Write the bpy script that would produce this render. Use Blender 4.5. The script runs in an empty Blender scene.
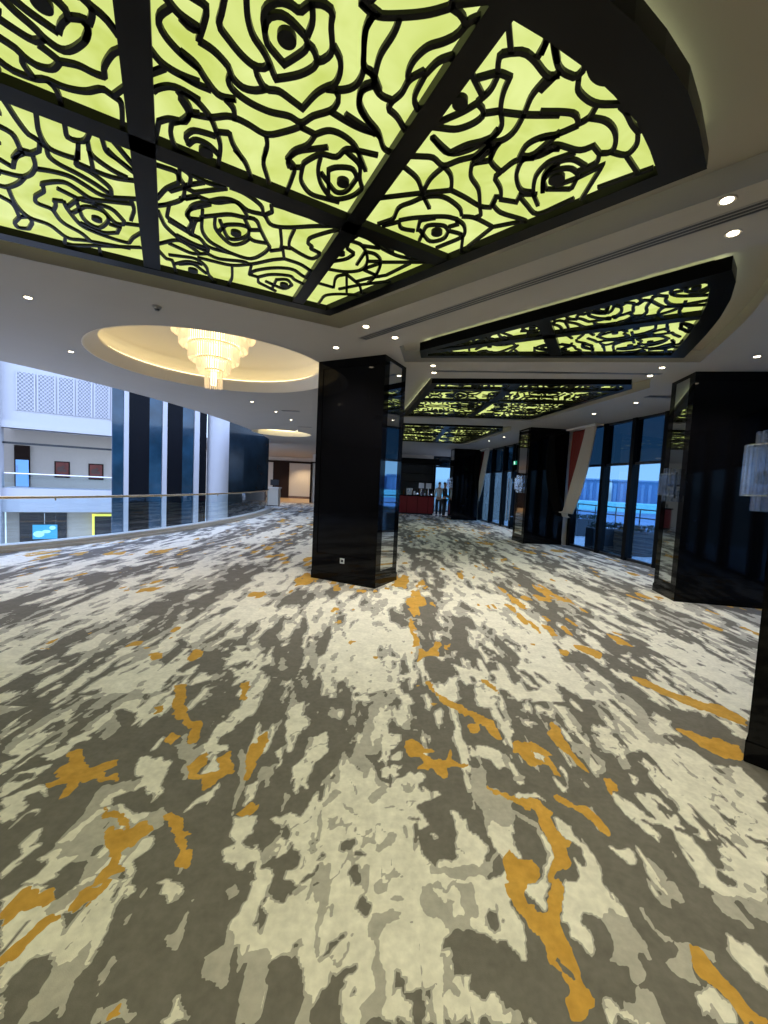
WORLD_S = 3.3
EXPO = 0.0
# ---- traced pattern data: carpet. (tile origin x, y) then layers, 3 units per photo pixel
CARPET = [
((0,624),"""
G 470,20 540,60 480,110 520,150 450,200 400,240 320,260 280,310 200,340 140,390 0,390 0,375 60,330 130,280 230,220 270,190 340,130 400,70 430,20
C 20,390 80,340 150,290 210,260 230,270 160,320 90,370 70,390
C 240,220 300,180 380,130 470,90 400,150 360,200 280,230
C 440,120 500,150 545,140 480,200 450,180
C 365,240 420,220 410,265 350,255
C 155,235 200,190 260,140 262,155 215,210 165,240
C 95,205 120,170 180,140 160,165 120,195
C 0,320 50,280 85,262 40,300 0,322
G 205,150 230,110 290,60 350,0 410,0 330,50 280,90 235,130
C 560,50 545,40 600,30 590,60
C 665,100 710,100 680,115
G 0,250 80,200 150,150 100,190 0,262
G 60,130 120,110 150,90 190,120 90,150
C 200,345 260,330 280,345 210,360
G 290,330 340,270 365,305 320,345 280,345
C 500,0 560,10 530,50 500,90 480,60
C 640,80 700,20 768,10 768,50 710,50 660,90
G 410,0 500,0 480,40 440,20
C 0,0 130,0 60,12 0,20
C 0,140 25,150 10,165 0,168
C 210,50 270,25 275,38 240,50
G 330,5 400,0 420,12 360,40
O 0,30 60,0 130,0 60,30 0,45
O 105,65 140,50 195,30 180,55 140,80
O 415,55 445,48 465,65 440,75
O 450,90 485,82 490,100 460,108
O 560,110 580,80 615,60 605,95 570,115
G 540,360 560,310 570,380 545,390
O 520,185 550,178 560,200 555,240 575,290 605,290 600,340 580,375 565,380 568,320 530,280 515,250 525,215
O 490,350 520,320 542,340 500,365
C 700,180 768,130 768,230 730,270 700,310 680,330 640,370 620,390 590,390 630,340 670,280 720,250
G 610,340 640,290 700,255 650,290
O 720,180 745,170 752,190 725,245
O 205,390 240,370 255,390
O 465,245 485,250 480,270 462,265
O 655,25 670,0 700,0 690,20 665,38
D 270,190 300,200 290,212 240,215
D 360,180 380,175 370,190
D 230,262 280,255 260,268
C 690,130 720,135 725,165 700,150
"""),
((256,624),"""
G 260,50 330,60 380,110 430,180 420,220 380,260 400,300 370,390 250,390 275,300 290,250 280,150 255,100
C 280,120 370,110 400,150 380,170 400,200 360,200 330,240 290,220 275,170
C 430,150 485,150 470,170 420,170
C 270,390 290,310 310,250 330,300 310,390
C 345,330 370,250 400,240 380,300 350,370
C 375,325 430,335 425,370 370,360
C 430,190 480,240 440,240
C 210,130 235,160 245,220 225,220 215,180
C 130,135 165,180 145,195 125,165
C 95,290 120,260 165,290 130,350 100,390 80,350
C 180,270 190,245 190,285
C 0,130 25,150 20,190 0,210
C 160,340 210,320 215,360 200,390 140,390
G 140,0 220,0 180,60 190,120 170,140 145,90
G 110,130 115,200 120,240 90,265 105,200
C 260,0 400,40 350,50 400,60 360,75 290,45
C 440,0 560,10 500,50 520,90 480,70
G 230,230 250,280 215,280
G 40,90 60,120 40,130 30,110
G 70,90 100,130 80,150 60,110
C 590,120 650,140 640,152 600,135
C 540,95 575,98 560,112
C 650,130 700,150 740,230 768,300 768,370 740,350 755,290 720,230 660,180
G 640,0 700,40 768,100 768,130 690,60
C 700,0 768,20 768,60 730,30
C 640,370 700,365 730,390 640,390
G 440,280 470,300 480,320 430,310
G 400,0 440,0 470,40 430,50
O 505,170 530,170 545,210 600,235 660,270 710,290 738,345 715,340 690,310 620,270 560,240
O 635,300 665,295 670,325 645,330
O 675,165 700,170 730,210 715,205
O 415,0 450,0 455,40 435,35
O 420,60 445,65 475,100 455,112 430,80
O 340,80 370,90 360,108 345,100
O 275,45 300,52 285,65
O 575,30 600,40 610,65 585,55
O 20,40 40,30 35,60 10,75
O 0,340 45,320 40,345 15,390 0,390
O 440,345 470,350 540,385 450,385
O 520,235 545,240 535,250
O 480,175 495,185 485,195
D 285,185 315,190 300,205
D 320,235 360,230 335,245
D 330,205 365,210 345,222
C 70,40 100,30 95,60 80,70
"""),
((512,624),"""
G 0,60 90,100 200,130 290,170 340,210 400,260 430,310 480,360 540,390 330,390 290,310 220,210 150,170 80,120
C 110,110 220,120 300,180 240,170 200,200 170,160
C 280,230 330,260 400,330 440,390 360,390 320,310
C 80,130 180,190 190,210 120,170
C 120,240 170,250 200,300 235,350 230,375 180,330
C 240,300 290,310 340,370 330,390 270,390 240,340
C 410,290 430,275 480,290 470,310 510,330 440,330
C 470,130 520,130 590,160 640,220 710,270 700,290 640,250 560,200 500,180
C 380,10 470,30 560,90 660,120 720,165 720,190 620,150 520,90 420,50
C 395,115 450,130 420,132
C 0,120 80,190 60,190 20,160
C 0,260 30,290 90,300 40,310
C 650,325 705,330 700,345 660,335
C 320,90 360,95 350,105
C 80,0 140,0 210,40 260,60 290,85 210,70 130,40
C 500,0 740,40 740,60 640,40 560,30
G 0,20 60,40 120,70 60,70
G 560,20 740,80 735,130 620,90
C 170,220 200,240 215,265 185,250
G 520,180 560,200 600,240 560,225
C 290,130 330,150 345,175 310,165
C 400,40 520,100 500,102 430,70
C 0,0 70,20 60,30 0,15
D 180,175 210,190 230,210 200,200
D 250,195 300,215 290,230
O 355,155 400,165 470,200 560,230 640,250 705,290 705,305 600,270 560,255 470,220 380,180
O 480,305 530,320 580,340 630,345 660,370 700,390 600,390 540,345
O 115,290 140,310 180,390 140,370 105,330
O 10,350 80,360 120,390 0,390
O 170,50 200,60 270,85 265,108 200,80
O 140,75 170,80 170,100 145,90
O 275,25 320,40 370,70 320,60
O 40,45 80,55 70,70
O 130,0 160,10 190,40 150,20
"""),
((0,744),"""
C 0,60 60,35 110,0 180,0 120,15 60,65 0,105
C 115,40 160,20 195,0 225,0 195,30 150,50
C 45,90 110,70 165,55 150,72 90,90
C 0,130 110,98 70,120 0,160
C 0,165 80,135 140,125 150,155 120,140 100,155 75,160 70,175 105,180 120,185 115,225 100,190 50,205 45,235 20,225 0,245
G 120,350 200,260 250,200 300,130 370,110 470,90 440,120 470,125 490,150 400,130 350,150 330,180 380,200 430,205 490,190 510,210 480,250 440,270 420,330 330,420 240,420 260,370 220,360 160,360
C 170,290 260,230 310,165 370,125 385,130 340,160 325,190 260,240 220,280 180,300
C 110,345 190,310 180,335 230,330 215,350 165,375 190,380 110,420 65,420 120,390 150,360
C 0,385 50,335 80,315 60,300 90,270 120,258 95,300 115,315 55,345 70,355 30,385 0,415
C 420,35 460,40 520,45 510,75 495,115 490,150 445,178 455,150 415,130 430,95 410,80
C 345,175 380,200 440,205 430,230 380,230 340,190
O 305,190 350,200 385,225 390,245 440,235 445,265 400,310 375,305 350,345 380,380 340,405 280,420 310,380 335,330 315,265 345,240 375,270 365,225 310,215
C 425,290 450,285 440,320 410,345 420,365 400,420 370,420 375,380 350,350 400,330
C 300,370 335,330 320,380 270,420 240,420
O 300,380 350,345 380,380 340,405 280,420
O 130,120 180,100 165,80 205,55 200,25 240,12 270,70 345,50 350,65 305,90 355,98 350,110 240,110 205,160 185,160 200,120 150,130
O 490,215 520,205 550,225 545,250 575,260 550,275 575,310 560,360 530,372 520,350 545,310 520,275 495,250
G 520,0 560,5 600,0 640,0 600,25 570,60 565,100 545,120 560,50 530,25
C 600,0 680,0 675,25 640,30
O 570,60 600,30 620,20 640,50 690,20 700,60 708,75 665,100 640,125 610,150 605,130 600,110 560,110
C 640,20 660,70 630,90 600,95 590,90 625,60 615,40
C 655,120 660,135 610,175 545,210 600,165 640,140
C 475,405 530,412 550,420 480,420
C 700,220 750,210 768,230 768,260 730,290 768,320 768,350 740,360 720,385 685,365 672,320 695,300 715,320 695,270
G 710,0 745,30 735,90 725,150 705,215 695,210 715,120 720,50
O 750,0 768,0 768,70 735,115 725,100 740,60
C 735,130 768,115 768,160 735,180
O 715,200 768,165 768,195 730,215
"""),
((256,744),"""
C 265,0 300,60 330,100 410,120 470,85 510,95 490,120 515,150 530,160 500,180 480,195 520,230 490,260 500,320 540,380 540,420 0,420 0,290 20,330 50,290 70,240 40,225 60,212 130,220 180,150 220,90 245,60
G 255,0 320,0 350,80 400,130 390,145 330,110 310,60 280,60
G 20,330 50,290 70,240 95,225 60,300 40,340
G 280,90 300,130 310,200 296,150
G 340,160 380,140 400,150 350,175
G 250,170 290,200 310,230 262,190
G 400,260 420,270 370,330 350,340
G 150,330 160,320 140,380 130,390
G 380,380 430,385 440,410 400,395
G 330,270 350,260 345,290
G 190,170 240,140 250,150 200,185
G 430,130 480,120 470,140 440,145
G 215,230 235,225 225,262
D 80,240 100,240 110,280 90,300 72,275
D 100,305 135,330 130,365 95,370 85,420 50,420 60,385 25,375 30,350 90,335
D 262,290 300,288 305,310 275,320 270,335 252,325
D 300,330 325,335 320,350 298,345
D 280,365 310,375 322,410 300,415 275,390
D 445,250 480,240 492,265 480,318 445,285
D 180,290 190,285 170,305 160,305
D 205,320 212,325 185,362 178,358
D 180,370 189,372 145,420 130,418
D 290,240 298,250 295,275
D 448,218 490,228 485,236 450,228
D 205,125 215,118 195,160 188,162
D 235,95 245,100 225,118
C 540,370 560,340 610,345 605,290 600,230 590,200 610,195 625,230 640,230 640,265 670,290 700,310 680,350 690,400 768,370 768,420 540,420
G 510,360 560,370 620,365 700,350 720,310 730,330 700,380 620,410 520,390
C 690,180 768,200 768,260 720,240 720,300 690,260
C 690,240 740,240 768,280 768,370 720,330
G 690,125 768,155 768,240 700,235 670,200 640,100 630,60 690,80
O 690,122 720,142 768,150 768,168 715,155 690,132
C 630,0 690,5 730,20 768,35 768,80 720,75 710,50 680,40
O 440,0 490,10 530,45 570,45 580,15 590,50 640,60 625,72 565,65 575,105 560,108 535,75 500,80 470,75 505,60 490,45 460,30
C 365,45 440,20 440,40 370,52
C 375,70 440,60 415,85 430,100 400,105 380,95
C 385,0 430,0 420,10 395,12
C 110,70 130,60 150,20 210,0 220,20 185,50 165,80 150,110 160,130 130,125 120,145 100,135 105,100
C 60,20 100,0 130,0 90,20 60,75 65,45
C 500,120 545,150 555,160 520,165
C 525,262 555,265 540,282
G 0,80 60,60 40,100 50,130 0,150
G 80,140 105,160 80,200 65,200 90,170
O 0,0 20,0 20,30 5,55 0,50
O 0,170 10,180 0,195
O 740,350 755,320 768,330 768,420 750,410
"""),
((512,744),"""
C 375,0 500,0 540,15 600,60 690,70 740,130 768,150 768,420 655,420 605,370 640,345 590,310 530,235 480,180 430,120 390,60
C 280,0 320,0 350,50 370,75 340,85 300,30
C 370,150 440,160 500,220 580,275 545,280 560,310 610,380 620,420 560,420 545,380 500,310 480,260 440,235 400,190
G 440,120 470,140 500,200 480,180
G 560,80 590,110 640,160 610,140
G 640,250 690,280 720,320 680,300
G 660,130 700,150 690,165
G 470,40 520,60 560,100 500,70
D 430,165 490,210 485,218 440,195
D 500,220 570,260 575,275 540,275 510,245
D 490,250 545,265 545,285 495,270
D 560,285 620,305 632,275 640,345 600,335
D 625,205 665,225 668,242 635,225
D 735,170 768,180 768,205
D 700,265 768,290 768,305 710,280
D 695,240 715,250 700,252
D 610,370 650,390 655,415 620,400
D 420,65 430,80 428,100
D 405,40 420,55 410,60
D 600,170 625,190 615,192
D 600,235 612,255 606,258
D 700,80 740,105 768,125 768,150 730,115
C 350,215 380,225 440,260 455,275 440,288 400,265
C 290,145 330,160 380,200 440,225 430,235 350,215 320,180
C 280,308 345,312 368,335 365,355 345,362 310,335
G 410,342 440,370 480,415 450,420 425,390
G 480,320 498,345 480,345
G 210,0 290,60 285,90 250,105 215,50 175,20 180,0
C 230,40 270,70 250,95
C 355,90 385,110 375,135
O 275,105 300,110 315,130 295,155 280,135
O 115,150 180,180 225,190 270,225 298,265 290,282 265,260 240,240 205,210 140,180
C 0,140 60,150 100,165 60,170 0,155
G 0,190 40,210 80,240 110,290 130,330 110,400 60,420 90,370 100,320 70,250 30,230 0,240
O 0,155 60,170 120,200 115,220 140,260 180,300 165,310 175,380 145,390 130,420 105,420 125,330 110,290 90,250 60,200 0,170
C 120,210 150,230 175,250 190,280 240,330 270,380 270,420 205,420 190,340 215,370 240,375 200,310 165,290 145,265
C 80,250 110,290 125,340 110,390 95,420 70,420 95,380 110,330
O 0,335 50,335 75,360 65,420 0,420
C 0,290 10,310 22,325 15,335 0,335
C 0,50 30,95 45,105 30,125 10,115 20,100 0,80
C 150,65 165,80 170,110 150,152 143,145 160,115 155,90 142,80
O 0,0 70,0 130,60 145,100 125,95 105,60 60,70 20,30
C 50,15 100,40 100,55 70,45
O 130,0 160,0 200,50 230,90 215,85 180,45
O 590,0 680,0 700,50 640,40 600,25
"""),
((0,884),"""
C 0,40 60,20 110,0 340,0 400,0 415,25 370,45 330,100 310,140 300,185 265,235 235,255 245,190 215,240 120,245 160,205 100,215 60,260 0,340
G 110,100 150,60 250,0 290,0 200,70 150,95
G 160,240 215,235 265,170 255,240 215,300 185,400 170,420 20,420 40,385 105,335 110,285
D 160,205 130,275 105,330 50,370 10,420 0,420 0,345 50,265 100,225
D 85,100 150,60 160,30 130,10 150,0 240,0 150,60
O 0,85 40,45 90,10 150,15 170,40 110,80 60,90 0,140
O 0,195 60,160 120,115 160,85 200,90 245,25 290,0 320,0 270,65 215,95 150,120 100,165 60,200 0,240
D 190,90 240,80 300,20 240,100 205,135
D 340,30 360,0 365,0 345,60 328,62
D 120,420 160,385 175,395 150,420
C 490,0 550,0 545,30 490,52 472,35
G 590,30 565,90 545,160 520,205 485,190 485,150 520,140 560,80
G 710,0 715,15 690,40 670,30
C 768,0 768,200 715,200 700,210 690,180 680,135 720,75 740,30 750,0
D 750,130 768,105 768,140
G 680,130 700,180 690,290 670,325 620,290 615,210 655,200
G 715,200 768,195 768,420 730,420 725,330 740,290 715,255
D 690,215 705,215 715,255 740,290 722,320 722,420 690,420 690,300
G 335,225 355,235 325,265 305,320 295,355 285,340 300,270
G 310,360 400,385 410,420 270,420
O 320,385 345,380 345,410 305,418
C 550,330 540,385 560,420 480,420 515,390 530,345
C -60,400 -10,350 0,340 0,420
"""),
((256,884),"""
C 0,0 768,0 768,420 0,420
G 0,200 30,205 45,240 25,300 15,380 15,420 0,420
D 50,0 140,0 85,45 50,25 30,60 45,80 45,100 10,140 0,110 20,50
D 45,225 75,208 100,230 125,222 140,250 135,300 148,345 130,420 15,420 30,360 25,300 35,260
D 290,220 290,250 260,290 270,310 250,340 255,420 170,420 175,350 215,300 250,255
G 150,330 175,320 170,420 130,420
D 325,15 345,50 345,85 320,85 298,50
D 222,160 250,155 275,140 240,190 215,240 175,248 210,225
D 285,160 290,165 235,240 225,240
G 330,110 400,75 435,80 400,130 375,170 380,300 385,320 375,360 380,420 310,420 320,340 345,320 350,260 365,200 340,160
G 500,10 520,0 650,0 665,80 640,110 650,150 575,160 560,120 520,90 480,60
C 530,10 600,20 620,85 570,70
G 560,30 600,60 570,50
D 600,130 625,155 645,145 700,165 768,190 768,395 740,395 715,340 690,335 645,330 650,290 590,285 600,260 590,230 600,215 570,205 540,215 565,185
G 560,210 590,230 590,260 585,290 620,340 605,350 575,330 560,280
D 395,330 405,290 420,270 430,285 455,275 450,300 500,315 550,300 560,345 585,420 565,420 545,370 520,360 500,325 495,400 470,420 460,375 480,340 440,325
G 510,360 540,380 560,420 505,420
D 660,388 700,390 745,420 665,420
D 410,395 430,400 435,420 415,420
G 120,160 150,160 155,200 120,195
G 225,60 240,65 238,90 222,100
G 385,10 430,40 440,60 400,35
G 450,0 480,10 470,25
O 735,0 768,0 768,40 750,20
D 285,320 298,350 280,350
G 170,5 185,15 180,25
"""),
((512,884),"""
C 0,50 20,90 40,150 35,210 20,220 0,200
C 0,0 110,0 100,30 80,85 60,40
C 150,0 270,0 300,30 345,100 330,95 290,70 260,95 270,100 215,75 205,100 225,140 245,210 230,205 190,170 165,110 145,100 155,40
G 260,95 290,70 340,95 400,180 430,235 430,250 385,200 380,215 415,280 405,295 370,305 355,290 335,265 345,245 290,215 300,170 285,130
G 355,320 390,310 440,360 455,420 340,420 345,350
C 285,345 330,375 370,395 400,395 430,420 285,420 275,370
G 385,75 410,85 440,140 500,190 600,200 620,235 560,240 550,270 560,305 520,310 475,250 500,240 490,190 430,150
C 570,310 610,330 665,380 670,420 590,420 560,350
G 450,0 490,0 515,50 440,20
C 575,0 768,0 768,50 660,45 620,30
G 610,20 660,45 700,50 768,40 768,115 740,110 690,60 665,60 735,130 720,138 640,95 600,50
C 645,150 700,180 768,230 768,310 720,280 680,245 650,205 670,180
O 0,0 40,0 60,85 85,90 100,45 120,0 150,0 155,50 135,100 170,160 205,250 200,280 230,330 225,375 205,420 180,410 160,350 165,290 130,250 110,200 60,160 35,110 0,30
C 45,0 105,0 95,30 80,80 60,45
D 135,210 160,240 185,265 180,285 145,240
O 535,205 560,195 600,240 650,300 690,345 740,385 740,420 690,420 665,380 620,330 565,290
G 0,385 20,390 20,420 0,420
C 35,390 60,400 70,420 45,420
"""),
]
# ---- traced rose lattice of the large ceiling panel: (origin x, y, units per photo pixel)
ROSE = [
((0,0,3.84),"""
10,0 60,50 130,110 175,155 250,200 320,165 340,120 330,90
50,0 110,50 225,130
225,130 235,95 260,70
210,0 250,40 260,70 310,75 345,90 355,55 345,25 320,0
310,75 338,110 325,155
0,80 60,120 130,160 175,150
0,150 60,190 90,220 140,255 200,268 230,240 180,200 145,175
230,240 300,255 360,285 405,300 400,260 430,210 460,195
345,25 400,70 440,120 460,150
0,240 50,275 130,305 180,310 250,340 330,355 390,345 430,370 465,400 470,480
85,220 90,250 130,305
180,310 215,345 235,400 240,430
435,370 470,345
640,0 690,60 768,115
640,40 615,60 610,95 640,150 700,215 768,270
575,190 620,245 690,290 768,320
580,285 620,270
580,365 600,345 650,335 700,350 768,390
680,350 720,400 735,435 700,465 660,475 655,510 670,560 700,580
735,435 768,440
600,520 610,470 650,460 700,470
30,410 70,470 110,520 150,545 150,580 120,590 80,580 50,610
0,490 50,520 80,580
140,450 150,510 185,570 250,600 300,614
150,545 190,580
250,490 260,530 300,545 330,540 345,510
300,545 300,610
335,540 350,614
395,545 410,585 450,614
455,570 480,600
"""),
((180,0,3.84),"""
60,0 100,30 95,80 70,160
0,70 40,110 75,115
70,160 130,200 185,260 200,300 240,340 290,352 330,345
170,0 160,50 150,100 190,160 240,220 290,260 330,265 345,240
255,0 260,70 280,140 320,200 345,250 365,300 380,305 460,290 515,260 525,230 510,190 485,170
325,120 320,60 340,25 380,10 420,20 460,50 490,25 510,15
505,0 510,80 490,140
325,120 335,70 380,60 420,80 460,120 485,150 485,190 440,225 400,250 365,210 335,170 325,120
515,15 550,20 585,50 580,100 585,180 575,215 540,240 525,230
590,180 615,230 615,280 595,325 560,340 520,365 470,420 430,390 380,355 330,345 300,300 290,265
560,345 620,350 670,335 700,290 705,240 708,160 720,90 745,60
690,0 768,60
705,265 740,285 768,350
745,320 705,335 688,370 690,420 730,480 768,530
595,345 610,380 590,420 560,435 510,450 465,475 420,450 350,435 290,410 240,380 200,345 185,310 195,290
0,200 60,250 100,310 150,370 215,385
0,290 60,325 120,350
0,350 50,380 90,420 120,460 140,510 155,560 150,614
215,385 170,380 205,420 210,465
0,380 35,440 20,470 0,470
35,440 120,455 190,450 260,480 330,520 400,510 460,490 465,475
330,520 335,560 320,614
460,490 520,520 490,560 440,580 410,614
520,520 570,505 620,520 670,560 695,614
575,430 640,470 700,500 768,520
140,510 190,515 205,560 240,614
30,550 20,525 50,505 100,515 130,525
30,560 60,540 110,560 150,600
"""),
((360,0,3.84),"""
0,10 60,60 150,65 260,55 350,30 355,0
350,20 430,10 510,0
350,30 390,60 405,100 430,80 480,65
405,100 370,140 320,165 260,185 210,230 185,280 185,310
50,60 20,120 15,200 15,260 50,290 55,330 80,370 125,390 160,360 190,310 240,280 250,290 300,240 350,220 360,240
155,65 130,130 80,210 60,280 55,320
55,330 10,350 0,400 30,460 70,510 90,570 120,590
125,390 105,420 140,450 165,490
250,290 210,370 215,410 230,440
0,480 60,520
575,150 580,205
680,225 710,170 720,110
580,205 540,215 530,250 530,285
580,205 630,205 670,235 720,295 768,290
735,110 750,180 760,240
730,130 695,210
465,300 530,285 575,300 550,360 540,420 545,480 520,520 470,545 410,560 345,590 310,560 280,530
530,290 500,350 450,395
440,310 450,330
345,455 400,430 450,400 470,420 470,450 430,480 370,500 310,495
470,440 540,430
545,435 640,445 768,445
720,300 660,370 630,440 590,510 540,545 490,545
490,545 500,570 540,545
500,614 520,570 540,545
768,520 700,530 640,560 610,610
620,600 680,605 768,560
430,614 490,560
"""),
((0,150,3.84),"""
0,40 50,70 60,30 90,15 80,0
90,15 125,20 135,70 95,105 0,85
135,75 200,85 270,105 330,140 400,180 510,190
95,105 70,130 30,145 0,140
180,0 190,30 230,60 290,90 360,130 420,170 430,165 415,140 350,90 290,60 300,0
300,55 380,90 440,110 510,120
340,0 360,30 430,80 490,110
410,0 440,30 490,70
160,140 170,130 240,125 290,150 350,190 420,200 510,210
165,140 170,160 135,180 140,205 190,225 205,235 215,210 205,195 245,200
30,145 60,210 110,260 190,290 260,340 330,350 500,380
75,260 55,280 70,300 110,305 125,280 110,260 75,260
0,180 50,210 75,260
205,235 240,280 310,320 340,345
245,200 260,230 310,290 370,320
260,220 300,190 280,180
290,190 350,195 400,240 440,280 470,290 480,280 430,230 370,210
305,230 330,220 380,230 410,250 415,275 385,300 350,290 320,265 305,230
430,290 460,300 450,320 400,320 350,300
480,285 520,290
370,320 440,345 495,360 510,340 525,330
250,345 260,365 380,370 500,375
380,370 385,395
505,200 515,230 510,250
630,70 680,90 685,130 640,150 615,175
690,70 690,110 710,140 768,130
710,145 700,190 650,210 620,215
650,210 640,260 720,310 730,325 768,340
768,180 710,190
720,310 735,280 715,250 730,230 768,220
620,265 640,300 700,350 768,380
620,360 690,350 768,400
620,400 640,420 660,425 670,450
670,440 720,430 768,440
"""),
((180,150,3.84),"""
0,70 40,100 35,140 0,150
40,95 110,130 180,145
45,160 60,165 100,160 180,150
0,190 60,180 90,190 140,205 210,200 260,235 320,250 310,215 250,170 190,145
30,245 50,215 110,200 170,190 220,205 250,240 260,265
30,245 35,265 80,270 85,260 130,255 190,250 240,260 290,270 310,310 330,350 345,375 320,400 270,420 200,400 150,375 110,350 85,310 85,260
80,270 60,275 45,325 80,345 110,375 200,400
135,260 135,300 165,340 200,365 240,360 270,340
165,300 180,290 230,290 265,300 260,330 220,345 185,340 165,300
250,270 270,310 310,310
260,330 280,350 330,360
320,250 330,260 350,290 410,300 520,295 610,295
350,215 355,240 320,255
350,210 400,225 440,240 500,260 550,285
385,300 390,360 385,385 345,390
440,305 420,350 420,380 390,375
420,375 470,405 510,420 540,400 500,380 510,375 490,360 500,340 560,320 600,310
395,380 400,420 460,440 500,465 490,480
0,300 50,330 45,325
0,335 60,365 110,380 105,400 150,420 240,430 275,440 350,425 400,420
0,380 50,400 110,400
0,410 60,420 100,450 110,480 130,500
110,425 200,445 275,440
200,445 200,490 190,510
275,440 265,480 300,490 300,510 340,530
265,480 290,465 360,455 430,460 470,485 500,500
300,490 350,480 420,485 440,500 480,520
360,520 370,500 410,500 430,520 400,535 360,520
10,440 50,440 80,460
330,0 320,50 330,90
210,0 250,50 270,100
420,70 415,40 450,10 510,0
415,40 440,70 430,110 415,150
420,70 470,70 480,50 540,20 600,30 640,0 700,10
470,70 465,120 500,170 560,190
540,30 530,80 545,140 590,190 660,180 700,150 690,110 690,60 650,20
570,130 570,80 600,70 660,75 680,110 640,160 600,165 570,130
590,430 640,420 670,400 640,380 650,350 700,370 720,420 700,460 640,470 570,460
680,320 740,350 768,370
665,340 650,350
700,370 768,380
720,430 768,430
640,480 600,490 590,530
640,530 640,480 690,520 640,530
520,510 590,530
690,520 768,510
540,580 560,560 620,555 700,560
690,520 700,560
700,460 768,490
"""),
((360,130,3.84),"""
275,30 350,95 480,50 530,0
230,105 280,110 320,140 380,120 450,100 490,60
490,45 510,70 440,130 430,130 425,180 455,230 460,290
320,140 350,180 350,235 240,245 110,260
320,145 270,190 240,245 220,190 175,150
350,235 400,260 460,295 500,300 520,260 540,260
510,60 500,120 540,165 600,120 670,110
440,130 500,120
610,140 630,115 720,80 768,75
620,105 660,100 700,70 768,10
610,140 600,180 615,230 650,240 670,240
540,165 515,185 540,230 540,270 600,280 615,250 680,250
670,260 665,240 675,180 720,130 768,110
700,240 705,180 740,140 768,135
520,270 510,290 540,320 620,345 640,355
615,260 640,290 680,325 768,290
110,350 130,340 150,300 200,280 250,260 320,260 380,300 390,330
240,250 250,270
150,350 210,340 320,335 370,345 375,365 340,375
130,360 150,355 160,380 210,390
220,390 230,350 290,340
240,400 260,370 320,370 340,390 320,420 270,430 240,400
370,345 400,370 395,410 330,440
340,390 380,400 395,410 390,450
390,335 440,340 510,375 440,430
460,295 465,330 440,340
510,375 640,350
0,400 50,430 90,460 160,490 270,505
0,500 20,470 60,480 80,510 60,560 30,590
60,420 100,450
70,510 200,510 270,510
160,460 190,490
0,540 60,520
100,560 180,520
0,580 40,570 100,560
"""),
((540,0,3.37),"""
40,95 50,180 70,240 120,265 150,230 150,170
70,240 0,310
160,200 175,255 210,280 260,275
130,270 130,310 180,350 250,355 320,350
190,360 165,400 130,420 110,385 0,380
270,360 290,380 310,420 330,445
165,400 220,410 250,440 255,480 240,515 200,520
290,375 330,385 340,400
330,445 385,430
0,470 60,455 130,425
330,450 325,490 290,525 240,515
290,525 320,570
200,520 190,550 150,570
0,510 50,490 130,510 180,495 200,520
150,560 110,540 60,550 15,590 10,650
20,640 10,610 40,580 100,570 130,590 105,640 20,640
105,610 130,600 190,570 210,560 160,640
250,615 320,590
"""),
]
# flower hearts: px x, px y, radius in px
DOTS=[(41.7,4,9),(286.8,39,9),(206,152.3,6.5),(96.9,219.8,4.5),(343,183,6),(236,233.9,5),(284,285.4,4),(193,271,4.5),
      (556.6,179.5,7.5),(436.8,232.9,5.5),(460,103,7.5),(341,254,4)]
import bpy, bmesh, math, random
import numpy as np
from mathutils import Vector, Matrix
random.seed(4); rng = np.random.default_rng(7)
sc = bpy.context.scene
COL = sc.collection
# ------------------------------------------------------------------ camera maths
EYE = 1.55; FPX = 416.0; CZ = 3.39
_p = math.radians(3.85); _r = math.radians(2.75)
FW = np.array([0, math.cos(_p), -math.sin(_p)]); UP0 = np.array([0, math.sin(_p), math.cos(_p)]); RT0 = np.array([1., 0, 0])
RT = RT0*math.cos(_r) + UP0*math.sin(_r); UP = -RT0*math.sin(_r) + UP0*math.cos(_r)
def ray(px, py): return RT*((px-384)/FPX) + UP*(-(py-512)/FPX) + FW
def onz(px, py, z):
    d = ray(px, py); t = (z-EYE)/d[2]; return (d[0]*t, d[1]*t)
def onY(px, py, Y):
    d = ray(px, py); t = Y/d[1]; return (d[0]*t, Y, EYE + d[2]*t)
def proj(x, y, z):
    q = np.array([x, y, z-EYE]); w = q@FW; return 384+FPX*(q@RT)/w, 512-FPX*(q@UP)/w
def hit(px, py, A, B):
    """where the sight line meets the upright plane through floor points A, B -> (u along AB, z)"""
    d = ray(px, py); ax, ay = A; ux, uy = B[0]-ax, B[1]-ay; L = math.hypot(ux, uy); ux /= L; uy /= L
    t = (ax*uy - ay*ux)/(d[0]*uy - d[1]*ux)
    return ((d[0]*t-ax)*ux + (d[1]*t-ay)*uy, EYE + d[2]*t)
cam = bpy.data.cameras.new('camera'); co = bpy.data.objects.new('camera', cam); COL.objects.link(co)
co.matrix_world = Matrix(((RT[0], UP[0], -FW[0], 0), (RT[1], UP[1], -FW[1], 0), (RT[2], UP[2], -FW[2], EYE), (0, 0, 0, 1)))
cam.sensor_fit = 'HORIZONTAL'; cam.sensor_width = 36; cam.lens = 36*FPX/768; cam.clip_start = .02; cam.clip_end = 500
sc.camera = co
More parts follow.
